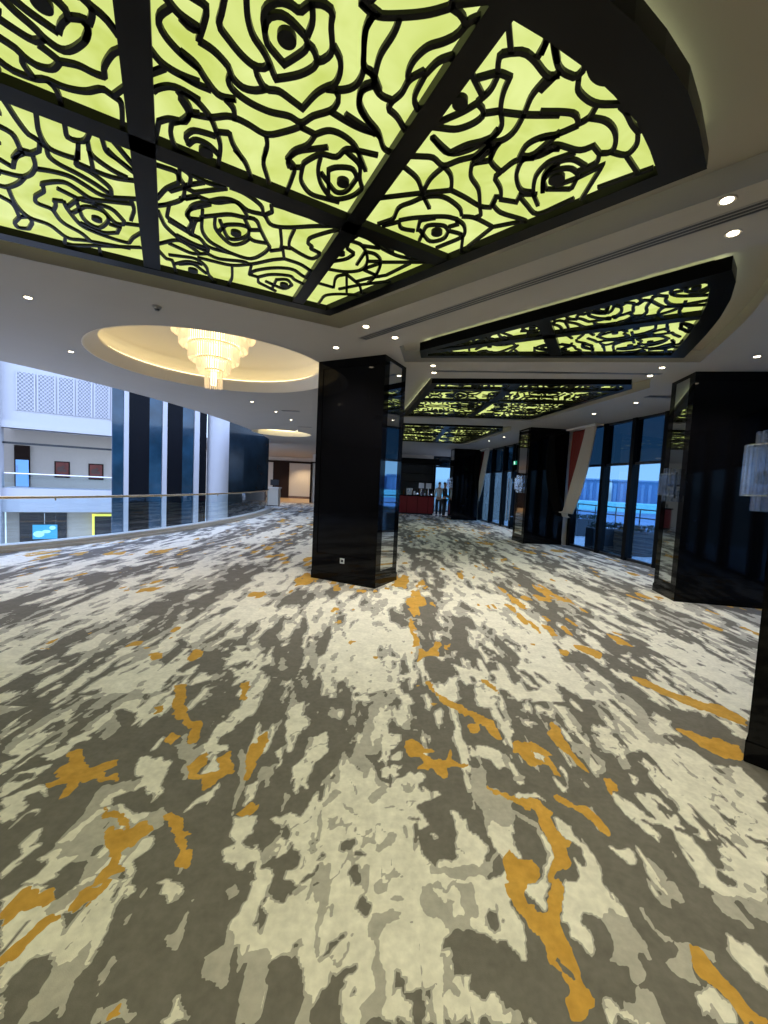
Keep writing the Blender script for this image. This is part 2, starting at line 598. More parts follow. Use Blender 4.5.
# ------------------------------------------------------------------ materials
def lin(c): return tuple(((v/255)/12.92 if v/255 <= .04045 else ((v/255+.055)/1.055)**2.4) for v in c)
def mat(name, rgb, rough=.5, metal=0, spec=.5, emit=None, es=0, var=0, vscale=6, bump=0, bscale=40, trans=0, coat=0):
    m = bpy.data.materials.new(name); m.use_nodes = True; nt = m.node_tree; b = nt.nodes['Principled BSDF']
    c = (*rgb, 1)
    b.inputs['Base Color'].default_value = c; b.inputs['Roughness'].default_value = rough; b.inputs['Metallic'].default_value = metal
    b.inputs['Specular IOR Level'].default_value = spec; b.inputs['Transmission Weight'].default_value = trans; b.inputs['Coat Weight'].default_value = coat
    if emit: b.inputs['Emission Color'].default_value = (*emit, 1); b.inputs['Emission Strength'].default_value = es
    if var or bump:
        tc = nt.nodes.new('ShaderNodeTexCoord')
    if var:
        n = nt.nodes.new('ShaderNodeTexNoise'); n.inputs['Scale'].default_value = vscale; n.inputs['Detail'].default_value = 5
        nt.links.new(tc.outputs['Object'], n.inputs['Vector'])
        mx = nt.nodes.new('ShaderNodeMix'); mx.data_type = 'RGBA'; nt.links.new(n.outputs['Fac'], mx.inputs['Factor'])
        mx.inputs['A'].default_value = (*[v*(1-var) for v in rgb], 1); mx.inputs['B'].default_value = (*[min(1, v*(1+var)) for v in rgb], 1)
        nt.links.new(mx.outputs['Result'], b.inputs['Base Color'])
    if bump:
        n2 = nt.nodes.new('ShaderNodeTexNoise'); n2.inputs['Scale'].default_value = bscale; nt.links.new(tc.outputs['Object'], n2.inputs['Vector'])
        bp = nt.nodes.new('ShaderNodeBump'); bp.inputs['Strength'].default_value = bump; bp.inputs['Distance'].default_value = .02
        nt.links.new(n2.outputs['Fac'], bp.inputs['Height']); nt.links.new(bp.outputs['Normal'], b.inputs['Normal'])
    return m
def glass(name, tint, refl=.12, rough=.0, ior=1.5):
    m = bpy.data.materials.new(name); m.use_nodes = True; nt = m.node_tree; nt.nodes.remove(nt.nodes['Principled BSDF'])
    out = nt.nodes['Material Output']; t = nt.nodes.new('ShaderNodeBsdfTransparent'); t.inputs[0].default_value = (*tint, 1)
    g = nt.nodes.new('ShaderNodeBsdfGlossy'); g.inputs['Roughness'].default_value = rough; g.inputs['Color'].default_value = (.9, .95, 1, 1)
    f = nt.nodes.new('ShaderNodeFresnel'); f.inputs['IOR'].default_value = ior
    ad = nt.nodes.new('ShaderNodeMath'); ad.operation = 'ADD'; ad.inputs[1].default_value = refl-.04; ad.use_clamp = True
    mx = nt.nodes.new('ShaderNodeMixShader'); ge_ = nt.nodes.new('ShaderNodeNewGeometry'); iv = nt.nodes.new('ShaderNodeMath'); iv.operation = 'SUBTRACT'; iv.inputs[0].default_value = 1; nt.links.new(ge_.outputs['Backfacing'], iv.inputs[1]); ml = nt.nodes.new('ShaderNodeMath'); ml.operation = 'MULTIPLY'
    nt.links.new(f.outputs[0], ad.inputs[0]); nt.links.new(ad.outputs[0], ml.inputs[0]); nt.links.new(iv.outputs[0], ml.inputs[1]); nt.links.new(ml.outputs[0], mx.inputs[0])
    nt.links.new(t.outputs[0], mx.inputs[1]); nt.links.new(g.outputs[0], mx.inputs[2]); nt.links.new(mx.outputs[0], out.inputs['Surface'])
    return m
M = {}
M['ceiling'] = mat('ceiling_plaster', (.37, .335, .285), .7, var=.04, vscale=2)
M['dome'] = mat('dome_plaster', (.78, .70, .55), .6)
M['black'] = mat('black_marble', (.003, .003, .004), .06, spec=.14, var=.5, vscale=3)
M['blackframe'] = mat('black_lacquer_frame', (.004, .004, .004), .3, spec=.12)
M['mirror'] = mat('mirror', (.50, .52, .52), .03, metal=1)
M['beige'] = mat('beige_wall', (.52, .45, .36), .7, var=.05)
M['cream'] = mat('cream_wall', (.60, .56, .50), .7)
M['white'] = mat('white_wall', (.44, .44, .45), .7, var=.03)
M['stone'] = mat('curb_stone', (.58, .54, .48), .45, var=.15, vscale=12)
M['brass'] = mat('brass', (.62, .47, .27), .25, metal=1)
M['chrome'] = mat('chrome', (.7, .7, .72), .15, metal=1)
M['dark'] = mat('dark_metal', (.012, .013, .016), .3)
M['glass'] = glass('clear_glass', (.86, .93, .95), .06)
M['winglass'] = glass('tinted_window_glass', (.37, .50, .59), .04)
M['upglass'] = glass('dark_transom_glass', (.06, .11, .15), .05)
M['cladding'] = mat('black_cladding', (.004, .005, .007), .5, spec=.08)
M['facade'] = mat('facade_painted_reflections', (.013, .042, .07), .10, var=.98, vscale=1.3, spec=.6)  # noise paints tree-like reflections into the glass colour
M['darkmarble'] = mat('dark_green_marble', (.009, .018, .026), .16, var=.9, vscale=1.6, spec=.25)
M['woodfloor'] = mat('corridor_floor', (.42, .27, .14), .4, var=.2, vscale=3)
M['red'] = mat('red_counter', (.20, .008, .012), .45)
M['redfab'] = mat('red_drape', (.20, .018, .008), .8)
M['creamfab'] = mat('cream_drape', (.56, .48, .38), .85, bump=.2, bscale=60)
M['crystal'] = None
M['plate'] = mat('switch_plate', (.75, .75, .72), .4)
M['screen'] = mat('tv_screen', (.02, .1, .2), .3, emit=(.05, .45, .9), es=1.0)
M['yellow'] = mat('yellow_lit_frame', (.8, .75, .1), .4, emit=(.85, .8, .12), es=.9)
M['bluedoor'] = mat('blue_lit_door', (.2, .4, .7), .3, emit=(.12, .35, .85), es=.6)
M['art'] = mat('red_artwork', (.17, .035, .02), .6, var=.9, vscale=2.2)
M['hole'] = mat('screen_hole', (.03, .04, .07), .8)
M['skin'] = mat('skin', (.45, .27, .19), .5); M['hair'] = mat('hair', (.01, .008, .007), .6)
M['shirt'] = mat('white_shirt', (.55, .58, .6), .8); M['suit'] = mat('black_suit', (.01, .01, .012), .8)
M['wood'] = mat('brown_wood', (.12, .06, .03), .4, var=.3, vscale=4)
M['darkwood'] = mat('dark_brown_door', (.022, .012, .008), .75, spec=.1)
M['lampwarm'] = mat('lamp_lens', (.9, .85, .7), .3, emit=(1, .86, .62), es=12)
M['terrace'] = mat('terrace_paving', (.80, .82, .82), .6, var=.15, vscale=1.5)
M['turq'] = mat('turquoise_roof', (.35, .88, .85), .6, var=.1, vscale=.2)
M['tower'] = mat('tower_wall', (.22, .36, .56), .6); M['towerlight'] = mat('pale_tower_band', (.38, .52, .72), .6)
M['plant'] = mat('shrub_leaves', (.05, .09, .07), .7); M['planter'] = mat('grey_planter', (.09, .10, .11), .7)
M['exit'] = mat('exit_sign_green', (.0, .3, .12), .4, emit=(0, .45, .25), es=.5); M['exitw'] = mat('exit_sign_white', (.8, .9, .8), .4, emit=(.8, 1, .9), es=1)
M['card'] = mat('white_card', (.75, .76, .78), .6)
M['ventw'] = mat('air_grille_frame', (.30, .285, .26), .6)
M['cove'] = mat('cove_strip', (.8, .9, .5), .5, emit=(.84, .92, .55), es=4.0)
M['covewarm'] = mat('dome_cove_strip', (.9, .8, .5), .5, emit=(1, .90, .56), es=2.6)
# backlit panel diffuser: yellow green with soft clouding
def diffuser_mat():
    m = mat('yellow_green_diffuser', (.5, .55, .2), .4); nt = m.node_tree; b = nt.nodes['Principled BSDF']
    tc = nt.nodes.new('ShaderNodeTexCoord'); n = nt.nodes.new('ShaderNodeTexNoise'); n.inputs['Scale'].default_value = 3.2; n.inputs['Detail'].default_value = 3; n.inputs['Distortion'].default_value = .6
    nt.links.new(tc.outputs['Object'], n.inputs['Vector']); r = nt.nodes.new('ShaderNodeValToRGB')
    r.color_ramp.elements[0].position = .3; r.color_ramp.elements[0].color = (*lin((198, 212, 104)), 1)
    r.color_ramp.elements[1].position = .7; r.color_ramp.elements[1].color = (*lin((226, 238, 152)), 1)
    nt.links.new(n.outputs['Fac'], r.inputs[0]); nt.links.new(r.outputs[0], b.inputs['Emission Color']); b.inputs['Emission Strength'].default_value = 1.05; b.inputs['Base Color'].default_value = (.02, .02, .01, 1)
    return m
M['diff'] = diffuser_mat()
def crystal_mat(name, col, wt, em=0, emc=(1, .8, .5)):
    m = bpy.data.materials.new(name); m.use_nodes = True; nt = m.node_tree; b = nt.nodes['Principled BSDF']
    b.inputs['Base Color'].default_value = (*col, 1); b.inputs['Roughness'].default_value = .08; b.inputs['Specular IOR Level'].default_value = 1.0
    if em: b.inputs['Emission Color'].default_value = (*emc, 1); b.inputs['Emission Strength'].default_value = em
    t = nt.nodes.new('ShaderNodeBsdfTransparent'); t.inputs[0].default_value = (.93, .96, 1, 1); mx = nt.nodes.new('ShaderNodeMixShader'); mx.inputs[0].default_value = wt
    nt.links.new(t.outputs[0], mx.inputs[1]); nt.links.new(b.outputs[0], mx.inputs[2]); nt.links.new(mx.outputs[0], nt.nodes['Material Output'].inputs['Surface'])
    return m
M['crystal'] = crystal_mat('emissive_crystal', (.72, .60, .44), .62, .50, (1, .76, .44))  # lamp glow on the crystals is put into their own emission
M['glassrod'] = crystal_mat('clear_glass_rod', (.50, .56, .62), .2)
nt_ = M['glassrod'].node_tree; pb_ = nt_.nodes['Principled BSDF']; pb_.inputs['Metallic'].default_value = 1; pb_.inputs['Base Color'].default_value = (.88, .92, .97, 1); pb_.inputs['Roughness'].default_value = .14; lw_ = nt_.nodes.new('ShaderNodeLayerWeight'); lw_.inputs['Blend'].default_value = .5; pw_ = nt_.nodes.new('ShaderNodeMath'); pw_.operation = 'POWER'; pw_.inputs[1].default_value = 2.2
ma_ = nt_.nodes.new('ShaderNodeMath'); ma_.operation = 'MULTIPLY_ADD'; ma_.inputs[1].default_value = .75; ma_.inputs[2].default_value = .10
nt_.links.new(lw_.outputs['Facing'], pw_.inputs[0]); nt_.links.new(pw_.outputs[0], ma_.inputs[0]); nt_.links.new(ma_.outputs[0], [n for n in nt_.nodes if n.type == 'MIX_SHADER'][0].inputs[0])
M['lampglow'] = mat('chandelier_lamp', (1, .85, .6), .4, emit=(1, .80, .48), es=3.6)
# ------------------------------------------------------------------ mesh helpers
class MB:
    def __init__(s): s.v = []; s.f = []
    def add(s, vs, fs):
        o = len(s.v); s.v += [tuple(map(float, v)) for v in vs]; s.f += [tuple(o+i for i in f) for f in fs]; return s
    def box(s, x0, x1, y0, y1, z0, z1, X=None):
        vs = [(x, y, z) for z in (z0, z1) for y in (y0, y1) for x in (x0, x1)]
        if X: vs = [X(*v) for v in vs]
        return s.add(vs, [(0, 2, 3, 1), (4, 5, 7, 6), (0, 1, 5, 4), (2, 6, 7, 3), (0, 4, 6, 2), (1, 3, 7, 5)])
    def cyl(s, cx, cy, z0, z1, r, n=24, r2=None, cap=True, X=None):
        r2 = r if r2 is None else r2
        vs = [(cx+r*math.cos(2*math.pi*i/n), cy+r*math.sin(2*math.pi*i/n), z0) for i in range(n)] + [(cx+r2*math.cos(2*math.pi*i/n), cy+r2*math.sin(2*math.pi*i/n), z1) for i in range(n)]
        if X: vs = [X(*v) for v in vs]
        fs = [(i, (i+1) % n, n+(i+1) % n, n+i) for i in range(n)]
        if cap: fs += [tuple(range(n-1, -1, -1)), tuple(range(n, 2*n))]
        return s.add(vs, fs)
    def lathe(s, cx, cy, prof, n=48, a0=0, a1=2*math.pi):
        full = abs(a1-a0-2*math.pi) < 1e-6; k = n if full else n+1
        vs = [(cx+r*math.cos(a0+(a1-a0)*i/n), cy+r*math.sin(a0+(a1-a0)*i/n), z) for r, z in prof for i in range(k)]
        fs = []
        for j in range(len(prof)-1):
            for i in range(n):
                a = j*k+i; b = j*k+(i+1) % k; fs.append((a, b, b+k, a+k))
        return s.add(vs, fs)
    def tube(s, pts, r, n=8, closed=False):
        P = [Vector(p) for p in pts]; rings = []
        for i, p in enumerate(P):
            t = (P[min(i+1, len(P)-1)]-P[max(i-1, 0)]).normalized()
            a = t.cross(Vector((0, 0, 1)));
            if a.length < 1e-3: a = t.cross(Vector((1, 0, 0)))
            a.normalize(); b = t.cross(a)
            rings.append([p + (a*math.cos(2*math.pi*k/n) + b*math.sin(2*math.pi*k/n))*r for k in range(n)])
        vs = [v for rg in rings for v in rg]; fs = []
        for i in range(len(P)-1):
            for k in range(n): fs.append((i*n+k, i*n+(k+1) % n, (i+1)*n+(k+1) % n, (i+1)*n+k))
        fs += [tuple(range(n-1, -1, -1)), tuple((len(P)-1)*n+k for k in range(n))]
        return s.add(vs, fs)
    def prism(s, poly, z0, z1):
        n = len(poly); vs = [(x, y, z0) for x, y in poly] + [(x, y, z1) for x, y in poly]
        return s.add(vs, [tuple(range(n-1, -1, -1)), tuple(range(n, 2*n))] + [(i, (i+1) % n, n+(i+1) % n, n+i) for i in range(n)])
    def ring(s, outer, inner, z0, z1):
        n = len(outer); vs = [(x, y, z) for z in (z0, z1) for P in (outer, inner) for x, y in P]
        fs = []
        for i in range(n):
            j = (i+1) % n
            fs += [(i, j, n+j, n+i), (2*n+j, 2*n+i, 3*n+i, 3*n+j), (j, i, 2*n+i, 2*n+j), (n+i, n+j, 3*n+j, 3*n+i)]
        return s.add(vs, fs)
    def ribbon(s, pts, w, z0, z1):
        P = [np.array(p[:2], float) for p in pts]; n = len(P)
        if n < 2: return s
        vs = []
        for i in range(n):
            a = P[i]-P[i-1] if i else P[1]-P[0]; b = P[i+1]-P[i] if i < n-1 else P[-1]-P[-2]
            a = a/(np.hypot(*a)+1e-9); b = b/(np.hypot(*b)+1e-9); t = a+b; L = np.hypot(*t)
            t = t/L if L > .2 else b
            nn = np.array([-t[1], t[0]]); k = 1/max(.55, abs(nn@np.array([-b[1], b[0]])))
            for z in (z0, z1):
                for sg in (-1, 1): q = P[i]+nn*sg*w/2*k; vs.append((q[0], q[1], z))
        fs = [(1, 3, 2, 0)]
        for i in range(n-1):
            o = 4*i; fs += [(o, o+4, o+5, o+1), (o+2, o+3, o+7, o+6), (o, o+2, o+6, o+4), (o+1, o+5, o+7, o+3)]
        o = 4*(n-1); fs.append((o, o+2, o+3, o+1))
        return s.add(vs, fs)
    def build(s, name, m, parent=None, smooth=False, bevel=0):
        me = bpy.data.meshes.new(name); me.from_pydata(s.v, [], s.f)
        bm = bmesh.new(); bm.from_mesh(me); bmesh.ops.recalc_face_normals(bm, faces=bm.faces)
        if bevel: bmesh.ops.bevel(bm, geom=[e for e in bm.edges if len(e.link_faces) == 2 and e.calc_face_angle(0) > .5], offset=bevel, segments=2, affect='EDGES')
        bm.to_mesh(me); bm.free(); me.update()
        if smooth:
            for p in me.polygons: p.use_smooth = True
        me.materials.append(m); o = bpy.data.objects.new(name, me); COL.objects.link(o)
        if parent:
            o.parent = parent
            # vertices are given in world space: express them in the parent's space
            if s.v and not getattr(s, 'local', False):
                me.transform(world(parent).inverted())
        return o
def world(o):
    m = Matrix.LocRotScale(o.location, o.rotation_euler, o.scale)
    return world(o.parent) @ m if o.parent else m
def tag(o, label=None, cat=None, group=None, kind=None):
    if label: o['label'] = label
    if cat: o['category'] = cat
    if group: o['group'] = group
    if kind: o['kind'] = kind
    return o
def thing(name, loc, label, cat, group=None, rz=0):
    o = bpy.data.objects.new(name, None); o.empty_display_size = .1; COL.objects.link(o); o.location = loc; o.rotation_euler = (0, 0, rz)
    return tag(o, label, cat, group)
def copy_tree(o, parent=None):
    c = o.copy(); COL.objects.link(c); c.parent = parent
    for ch in list(o.children): copy_tree(ch, c)
    return c
def struct(mb, name, m, **k): return tag(mb.build(name, m, **k), kind='structure')
def frame2(A, B):
    """local axes along AB: X(u, d, z) with d the offset to the right-hand side seen from A to B"""
    ax, ay = A; ux, uy = B[0]-ax, B[1]-ay; L = math.hypot(ux, uy); ux /= L; uy /= L
    return (lambda u, d, z: (ax+ux*u+uy*d, ay+uy*u-ux*d, z)), L
def offset(poly, ds):
    """inset a CCW polygon, edge i (from vertex i to i+1) by ds[i]"""
    n = len(poly); out = []
    for i in range(n):
        p0 = np.array(poly[i-1]); p1 = np.array(poly[i]); p2 = np.array(poly[(i+1) % n])
        a = (p1-p0)/np.hypot(*(p1-p0)); b = (p2-p1)/np.hypot(*(p2-p1))
        na = np.array([-a[1], a[0]]); nb = np.array([-b[1], b[0]]); d1 = ds[i-1]; d2 = ds[i]
        cr = a[0]*b[1]-a[1]*b[0]
        if abs(cr) < .02: out.append(tuple(p1+(na*d1+nb*d2)/2)); continue
        q1 = p1+na*d1; q2 = p1+nb*d2; t = ((q2-q1)[0]*b[1]-(q2-q1)[1]*b[0])/cr; out.append(tuple(q1+a*t))
    return out
def area(P): return sum(P[i-1][0]*P[i][1]-P[i][0]*P[i-1][1] for i in range(len(P)))/2
def inside(P, x, y):
    x = np.asarray(x, float); y = np.asarray(y, float); r = np.zeros(x.shape, bool); n = len(P)
    for i in range(n):
        x0, y0 = P[i-1]; x1, y1 = P[i]
        if y0 == y1: continue
        c = ((y0 > y) != (y1 > y)) & (x < (x1-x0)*(y-y0)/(y1-y0)+x0); r ^= c
    return r
def slab(name, outer, holes, z0, z1, m):
    cu = bpy.data.curves.new(name, 'CURVE'); cu.dimensions = '2D'; cu.fill_mode = 'BOTH'; cu.extrude = (z1-z0)/2
    for P in [outer]+holes:
        sp = cu.splines.new('POLY'); sp.points.add(len(P)-1); sp.use_cyclic_u = True
        for i, (x, y) in enumerate(P): sp.points[i].co = (x, y, 0, 1)
    tmp = bpy.data.objects.new('tmp', cu); COL.objects.link(tmp); bpy.context.view_layer.update()
    me = bpy.data.meshes.new_from_object(tmp.evaluated_get(bpy.context.evaluated_depsgraph_get()))
    bpy.data.objects.remove(tmp); bpy.data.curves.remove(cu)
    me.transform(Matrix.Translation((0, 0, (z0+z1)/2))); me.name = name; me.materials.clear(); me.materials.append(m)
    o = bpy.data.objects.new(name, me); COL.objects.link(o); return tag(o, kind='structure')
def catmull(P, k=5):
    P = [np.array(p, float) for p in P]; out = [P[0]]
    def corner(i):
        if i <= 0 or i >= len(P)-1: return True
        a = P[i]-P[i-1]; b = P[i+1]-P[i]; return (a@b)/(np.hypot(*a)*np.hypot(*b)+1e-9) < .45
    for i in range(len(P)-1):
        m0 = (P[i+1]-P[i-1])/2 if not corner(i) else (P[i+1]-P[i])*.8
        m1 = (P[i+2]-P[i])/2 if not corner(i+1) else (P[i+1]-P[i])*.8
        for j in range(1, k+1):
            t = j/k; out.append((2*t**3-3*t*t+1)*P[i]+(t**3-2*t*t+t)*m0+(-2*t**3+3*t*t)*P[i+1]+(t**3-t*t)*m1)
    return out
# ------------------------------------------------------------------ atrium edge (curb, balustrade, ceiling edge)
EDGE = [(-13.0, 2.9), (-11.0, 3.7), (-9.3, 4.9), (-7.95, 6.2), (-6.9, 7.45), (-6.22, 9.1), (-5.78, 10.8), (-5.5, 12.5), (-5.33, 14.5), (-5.3, 16.5), (-5.4, 18.4), (-5.62, 20.0), (-6.0, 21.4), (-6.8, 22.6), (-8.5, 23.6), (-13, 24.4)]
EC = [tuple(p) for p in catmull(EDGE, 6)]
def shift(poly, d):
    out = []
    for i in range(len(poly)):
        a = np.array(poly[max(i-1, 0)]); b = np.array(poly[min(i+1, len(poly)-1)]); t = (b-a)/np.hypot(*(b-a)); out.append(tuple(np.array(poly[i])+np.array([t[1], -t[0]])*d))
    return out
FLOORP = EC + [(-13, 27.5), (9, 27.5), (5.2, 20.9), (5.55, 12.8), (5.62, 12.2), (6.4, 6.6), (6.6, 1.0), (6.6, -4), (-13, -4)]
# ------------------------------------------------------------------ carpet
def vnoise(x, y, seed):
    xi = np.floor(x).astype(int); yi = np.floor(y).astype(int); fx = x-xi; fy = y-yi; fx = fx*fx*(3-2*fx); fy = fy*fy*(3-2*fy)
    def h(a, b):
        v = np.sin(a*127.1+b*311.7+seed*74.7)*43758.5453; return v-np.floor(v)
    return (h(xi, yi)*(1-fx)+h(xi+1, yi)*fx)*(1-fy)+(h(xi, yi+1)*(1-fx)+h(xi+1, yi+1)*fx)*fy
def fbm(x, y, seed, o=4):
    s = 0; a = .5; t = 0
    for i in range(o): s = s+a*vnoise(x*2**i, y*2**i, seed+i*13); t += a; a *= .55
    return s/t
POLYS = []
for (tx, ty), txt in CARPET:
    for ln in txt.strip().splitlines():
        k, *pp = ln.split(); P = [tuple(map(float, q.split(','))) for q in pp]
        P = [onz(tx+a/3, ty+b/3, 0) for a, b in P]; xs = [p[0] for p in P]; ys = [p[1] for p in P]
        POLYS.append((k, P, min(xs), max(xs), min(ys), max(ys)))
LV = {'D': 0., 'G': .5, 'C': 1., 'O': None}
def carpet_values(X, Y, traced):
    wx = X + .16*(fbm(X*1.3, Y*.7, 5)-.5) + .35*(fbm(X*.35, Y*.3, 9)-.5)
    band = .5+.5*np.cos(2*math.pi*(wx+.05)/1.55)                                # cream bands run lengthwise
    n = fbm(wx*8, Y*1.7, 21, 5); n2 = fbm(wx*1.5, Y*.8, 31, 3); n3 = fbm(wx*17, Y*4.2, 77, 4)
    v = np.clip((.34*band+1.5*(n-.5)+.4*(n2-.5)+1.1*(n3-.5)+.345-.5)*2.3+.5, 0, 1)
    o = ((fbm(wx*1.9+40, Y*1.1, 55, 3)*.45+fbm(wx*10+9, Y*2.2+3, 57, 4)*.55) > .635).astype(float)
    if traced:
        # photo frame region that was drawn shape by shape
        q = np.stack([X, Y, np.full_like(X, -EYE)], -1); w = q@FW; w = np.where(w > .05, w, .05)
        px = 384+FPX*(q@RT)/w; py = 512-FPX*(q@UP)/w
        dev = 60*(fbm(X*1.6, Y*1.1, 3, 3)-.5)
        reg = (px > -4) & (px < 772) & (py > 642+dev) & (py < 1030)
        tv = np.zeros_like(X); to = np.zeros_like(X)
        jx = X + .05*(fbm(X*20, Y*11, 91, 3)-.5); jy = Y + .08*(fbm(X*26, Y*12, 92, 3)-.5)
        for k, P, x0, x1, y0, y1 in POLYS:
            idx = np.nonzero((jx >= x0) & (jx <= x1) & (jy >= y0) & (jy <= y1))
            if not len(idx[0]): continue
            m = inside(P, jx[idx], jy[idx]); ii = tuple(a[m] for a in idx)
            if k == 'O': to[ii] = 1
            else: tv[ii] = LV[k]; to[ii] = 0
        # faint cracks scattered through the cream bands
        crack = (np.abs(fbm(X*13, Y*7, 61, 2)-.5) < .022) & (fbm(X*5, Y*3, 66, 2) > .5) & (tv > .9)
        tv = np.where(crack, .5, tv)
        far = np.clip((Y-1.5)/1.2, .0, 1)
        s1 = fbm(X*13, Y*2.6, 101, 4); s2 = fbm(X*20, Y*5, 103, 3)
        tv = np.where((s1 > .76-.14*far) & (tv < .2), .5, tv); tv = np.where((s1 > .80-.145*far), 1., tv)
        tv = np.where((s1 < .25+.125*far) & (tv > .4), tv-.5, tv); tv = np.where((s2 < .18+.15*far) & (tv > .4), 0., tv)
        tv = np.where((py < 700+dev) & (v > .72), np.maximum(tv, v), tv)
        v = np.where(reg, tv, v); o = np.where(reg, to, o)
    return v, o
def grid(x0, x1, y0, y1, dx, dy, traced=True, ss=2):
    nx = max(2, int(round((x1-x0)/dx))+1); ny = max(2, int(round((y1-y0)/dy))+1)
    gx = np.linspace(x0, x1, nx); gy = np.linspace(y0, y1, ny); X, Y = np.meshgrid(gx, gy)
    V = np.zeros_like(X); O = np.zeros_like(X); sx = (x1-x0)/(nx-1); sy = (y1-y0)/(ny-1)
    for a in range(ss):
        for b in range(ss):
            v, o = carpet_values(X+sx*((a+.5)/ss-.5), Y+sy*((b+.5)/ss-.5), traced); V += v; O += o
    V /= ss*ss; O /= ss*ss; o = 0
    i = np.arange(nx-1)[None, :]+nx*np.arange(ny-1)[:, None]; F = np.stack([i, i+1, i+nx+1, i+nx], -1).reshape(-1, 4)
    cx = X.ravel()[F].mean(1); cy = Y.ravel()[F].mean(1)
    keep = inside(FL2, cx, cy); return X.ravel(), Y.ravel(), V.ravel(), O.ravel(), F[keep]
def build_carpet():
    global FL2
    FL2 = shift(EC, -.10) + FLOORP[len(EC):]
    parts = [grid(-2.2, 2.6, .8, 2.6, .010, .010), grid(-4.6, 5.0, 2.6, 5.0, .02, .02), grid(-8.6, 6.8, 5.0, 13, .04, .05, False),
             grid(-8, 6.8, 13, 27.5, .08, .12, False, 1), grid(-13.2, 6.8, -4, .8, .1, .1, False, 1), grid(-13.2, -2.2, .8, 2.6, .06, .06, False, 1), grid(2.6, 6.8, .8, 2.6, .06, .06, False, 1),
             grid(-13.2, -4.6, 2.6, 5, .06, .06, False, 1), grid(5.0, 6.8, 2.6, 5, .06, .06, False, 1), grid(-13.2, -8.6, 5, 13, .1, .1, False, 1)]
    vs = []; fs = []; va = []; oa = []; o = 0
    for X, Y, V, O, F in parts:
        vs.append(np.stack([X, Y, np.zeros_like(X)], -1)); fs.append(F+o); va.append(V); oa.append(O); o += len(X)
    vs = np.concatenate(vs); fs = np.concatenate(fs); va = np.concatenate(va); oa = np.concatenate(oa)
    used = np.zeros(len(vs), bool); used[fs.ravel()] = True; rm = np.cumsum(used)-1
    vs = vs[used]; va = va[used]; oa = oa[used]; fs = rm[fs]
    me = bpy.data.meshes.new('floor'); me.vertices.add(len(vs)); me.vertices.foreach_set('co', vs.ravel())
    me.loops.add(fs.size); me.loops.foreach_set('vertex_index', fs.ravel().astype(np.int32)); me.polygons.add(len(fs))
    me.polygons.foreach_set('loop_start', np.arange(0, fs.size, 4, dtype=np.int32)); me.polygons.foreach_set('loop_total', np.full(len(fs), 4, dtype=np.int32)); me.update()
    for nm, arr in (('yarn', va), ('gold', oa)):
        at = me.attributes.new(nm, 'FLOAT', 'POINT'); at.data.foreach_set('value', arr.astype(np.float32))
    m = bpy.data.materials.new('patterned_carpet'); m.use_nodes = True; nt = m.node_tree; N = nt.nodes; L = nt.links; b = N['Principled BSDF']
    b.inputs['Roughness'].default_value = .95; b.inputs['Specular IOR Level'].default_value = .15
    tc = N.new('ShaderNodeTexCoord')
    def noise(scale, det, sc3=(1, 1, 1)):
        mp = N.new('ShaderNodeMapping'); mp.inputs['Scale'].default_value = sc3; L.new(tc.outputs['Object'], mp.inputs['Vector'])
        n = N.new('ShaderNodeTexNoise'); n.inputs['Scale'].default_value = scale; n.inputs['Detail'].default_value = det; L.new(mp.outputs[0], n.inputs['Vector']); return n.outputs['Fac']
    def math_(op, a, b_):
        n = N.new('ShaderNodeMath'); n.operation = op
        for i, q in enumerate((a, b_)):
            if isinstance(q, (int, float)): n.inputs[i].default_value = q
            else: L.new(q, n.inputs[i])
        return n.outputs[0]
    ay = N.new('ShaderNodeAttribute'); ay.attribute_name = 'yarn'; ag = N.new('ShaderNodeAttribute'); ag.attribute_name = 'gold'
    nz = math_('MULTIPLY', math_('SUBTRACT', noise(38, 4, (1, .55, 1)), .5), .55)
    val = math_('ADD', ay.outputs['Fac'], nz)
    rp = N.new('ShaderNodeValToRGB'); rp.color_ramp.interpolation = 'CONSTANT'; e = rp.color_ramp.elements
    e[0].position = 0; e[0].color = (.178, .168, .150, 1); e[1].position = .27; e[1].color = (.47, .455, .41, 1)
    q = e.new(.73); q.color = (.82, .80, .71, 1); L.new(val, rp.inputs[0])
    gm = math_('GREATER_THAN', math_('ADD', ag.outputs['Fac'], math_('MULTIPLY', nz, .9)), .5)
    gn = N.new('ShaderNodeMix'); gn.data_type = 'RGBA'; L.new(noise(7, 3), gn.inputs['Factor']); gn.inputs['A'].default_value = (.50, .27, .04, 1); gn.inputs['B'].default_value = (.72, .43, .10, 1)
    mx = N.new('ShaderNodeMix'); mx.data_type = 'RGBA'; L.new(gm, mx.inputs['Factor']); L.new(rp.outputs[0], mx.inputs['A']); L.new(gn.outputs['Result'], mx.inputs['B'])
    # pile: small mottling of the yarn
    pv = math_('ADD', .55, math_('ADD', math_('MULTIPLY', noise(34, 6), .45), math_('MULTIPLY', noise(9, 3), .45))); sc_ = N.new('ShaderNodeVectorMath'); sc_.operation = 'SCALE'; L.new(mx.outputs['Result'], sc_.inputs[0]); L.new(pv, sc_.inputs['Scale'])
    L.new(sc_.outputs[0], b.inputs['Base Color'])
    bp = N.new('ShaderNodeBump'); bp.inputs['Strength'].default_value = .25; bp.inputs['Distance'].default_value = .004; L.new(noise(300, 2), bp.inputs['Height']); L.new(bp.outputs[0], b.inputs['Normal'])
    me.materials.append(m); ob = bpy.data.objects.new('floor', me); COL.objects.link(ob); tag(ob, kind='structure')
build_carpet()
struct(MB().prism([(-13, 27.5), (9, 27.5), (9, 38), (-13, 38)], -.1, 0), 'floor', M['woodfloor'])
struct(MB().prism(shift(EC, -.15) + FLOORP[len(EC):], -.4, -.02), 'floor', M['stone'])
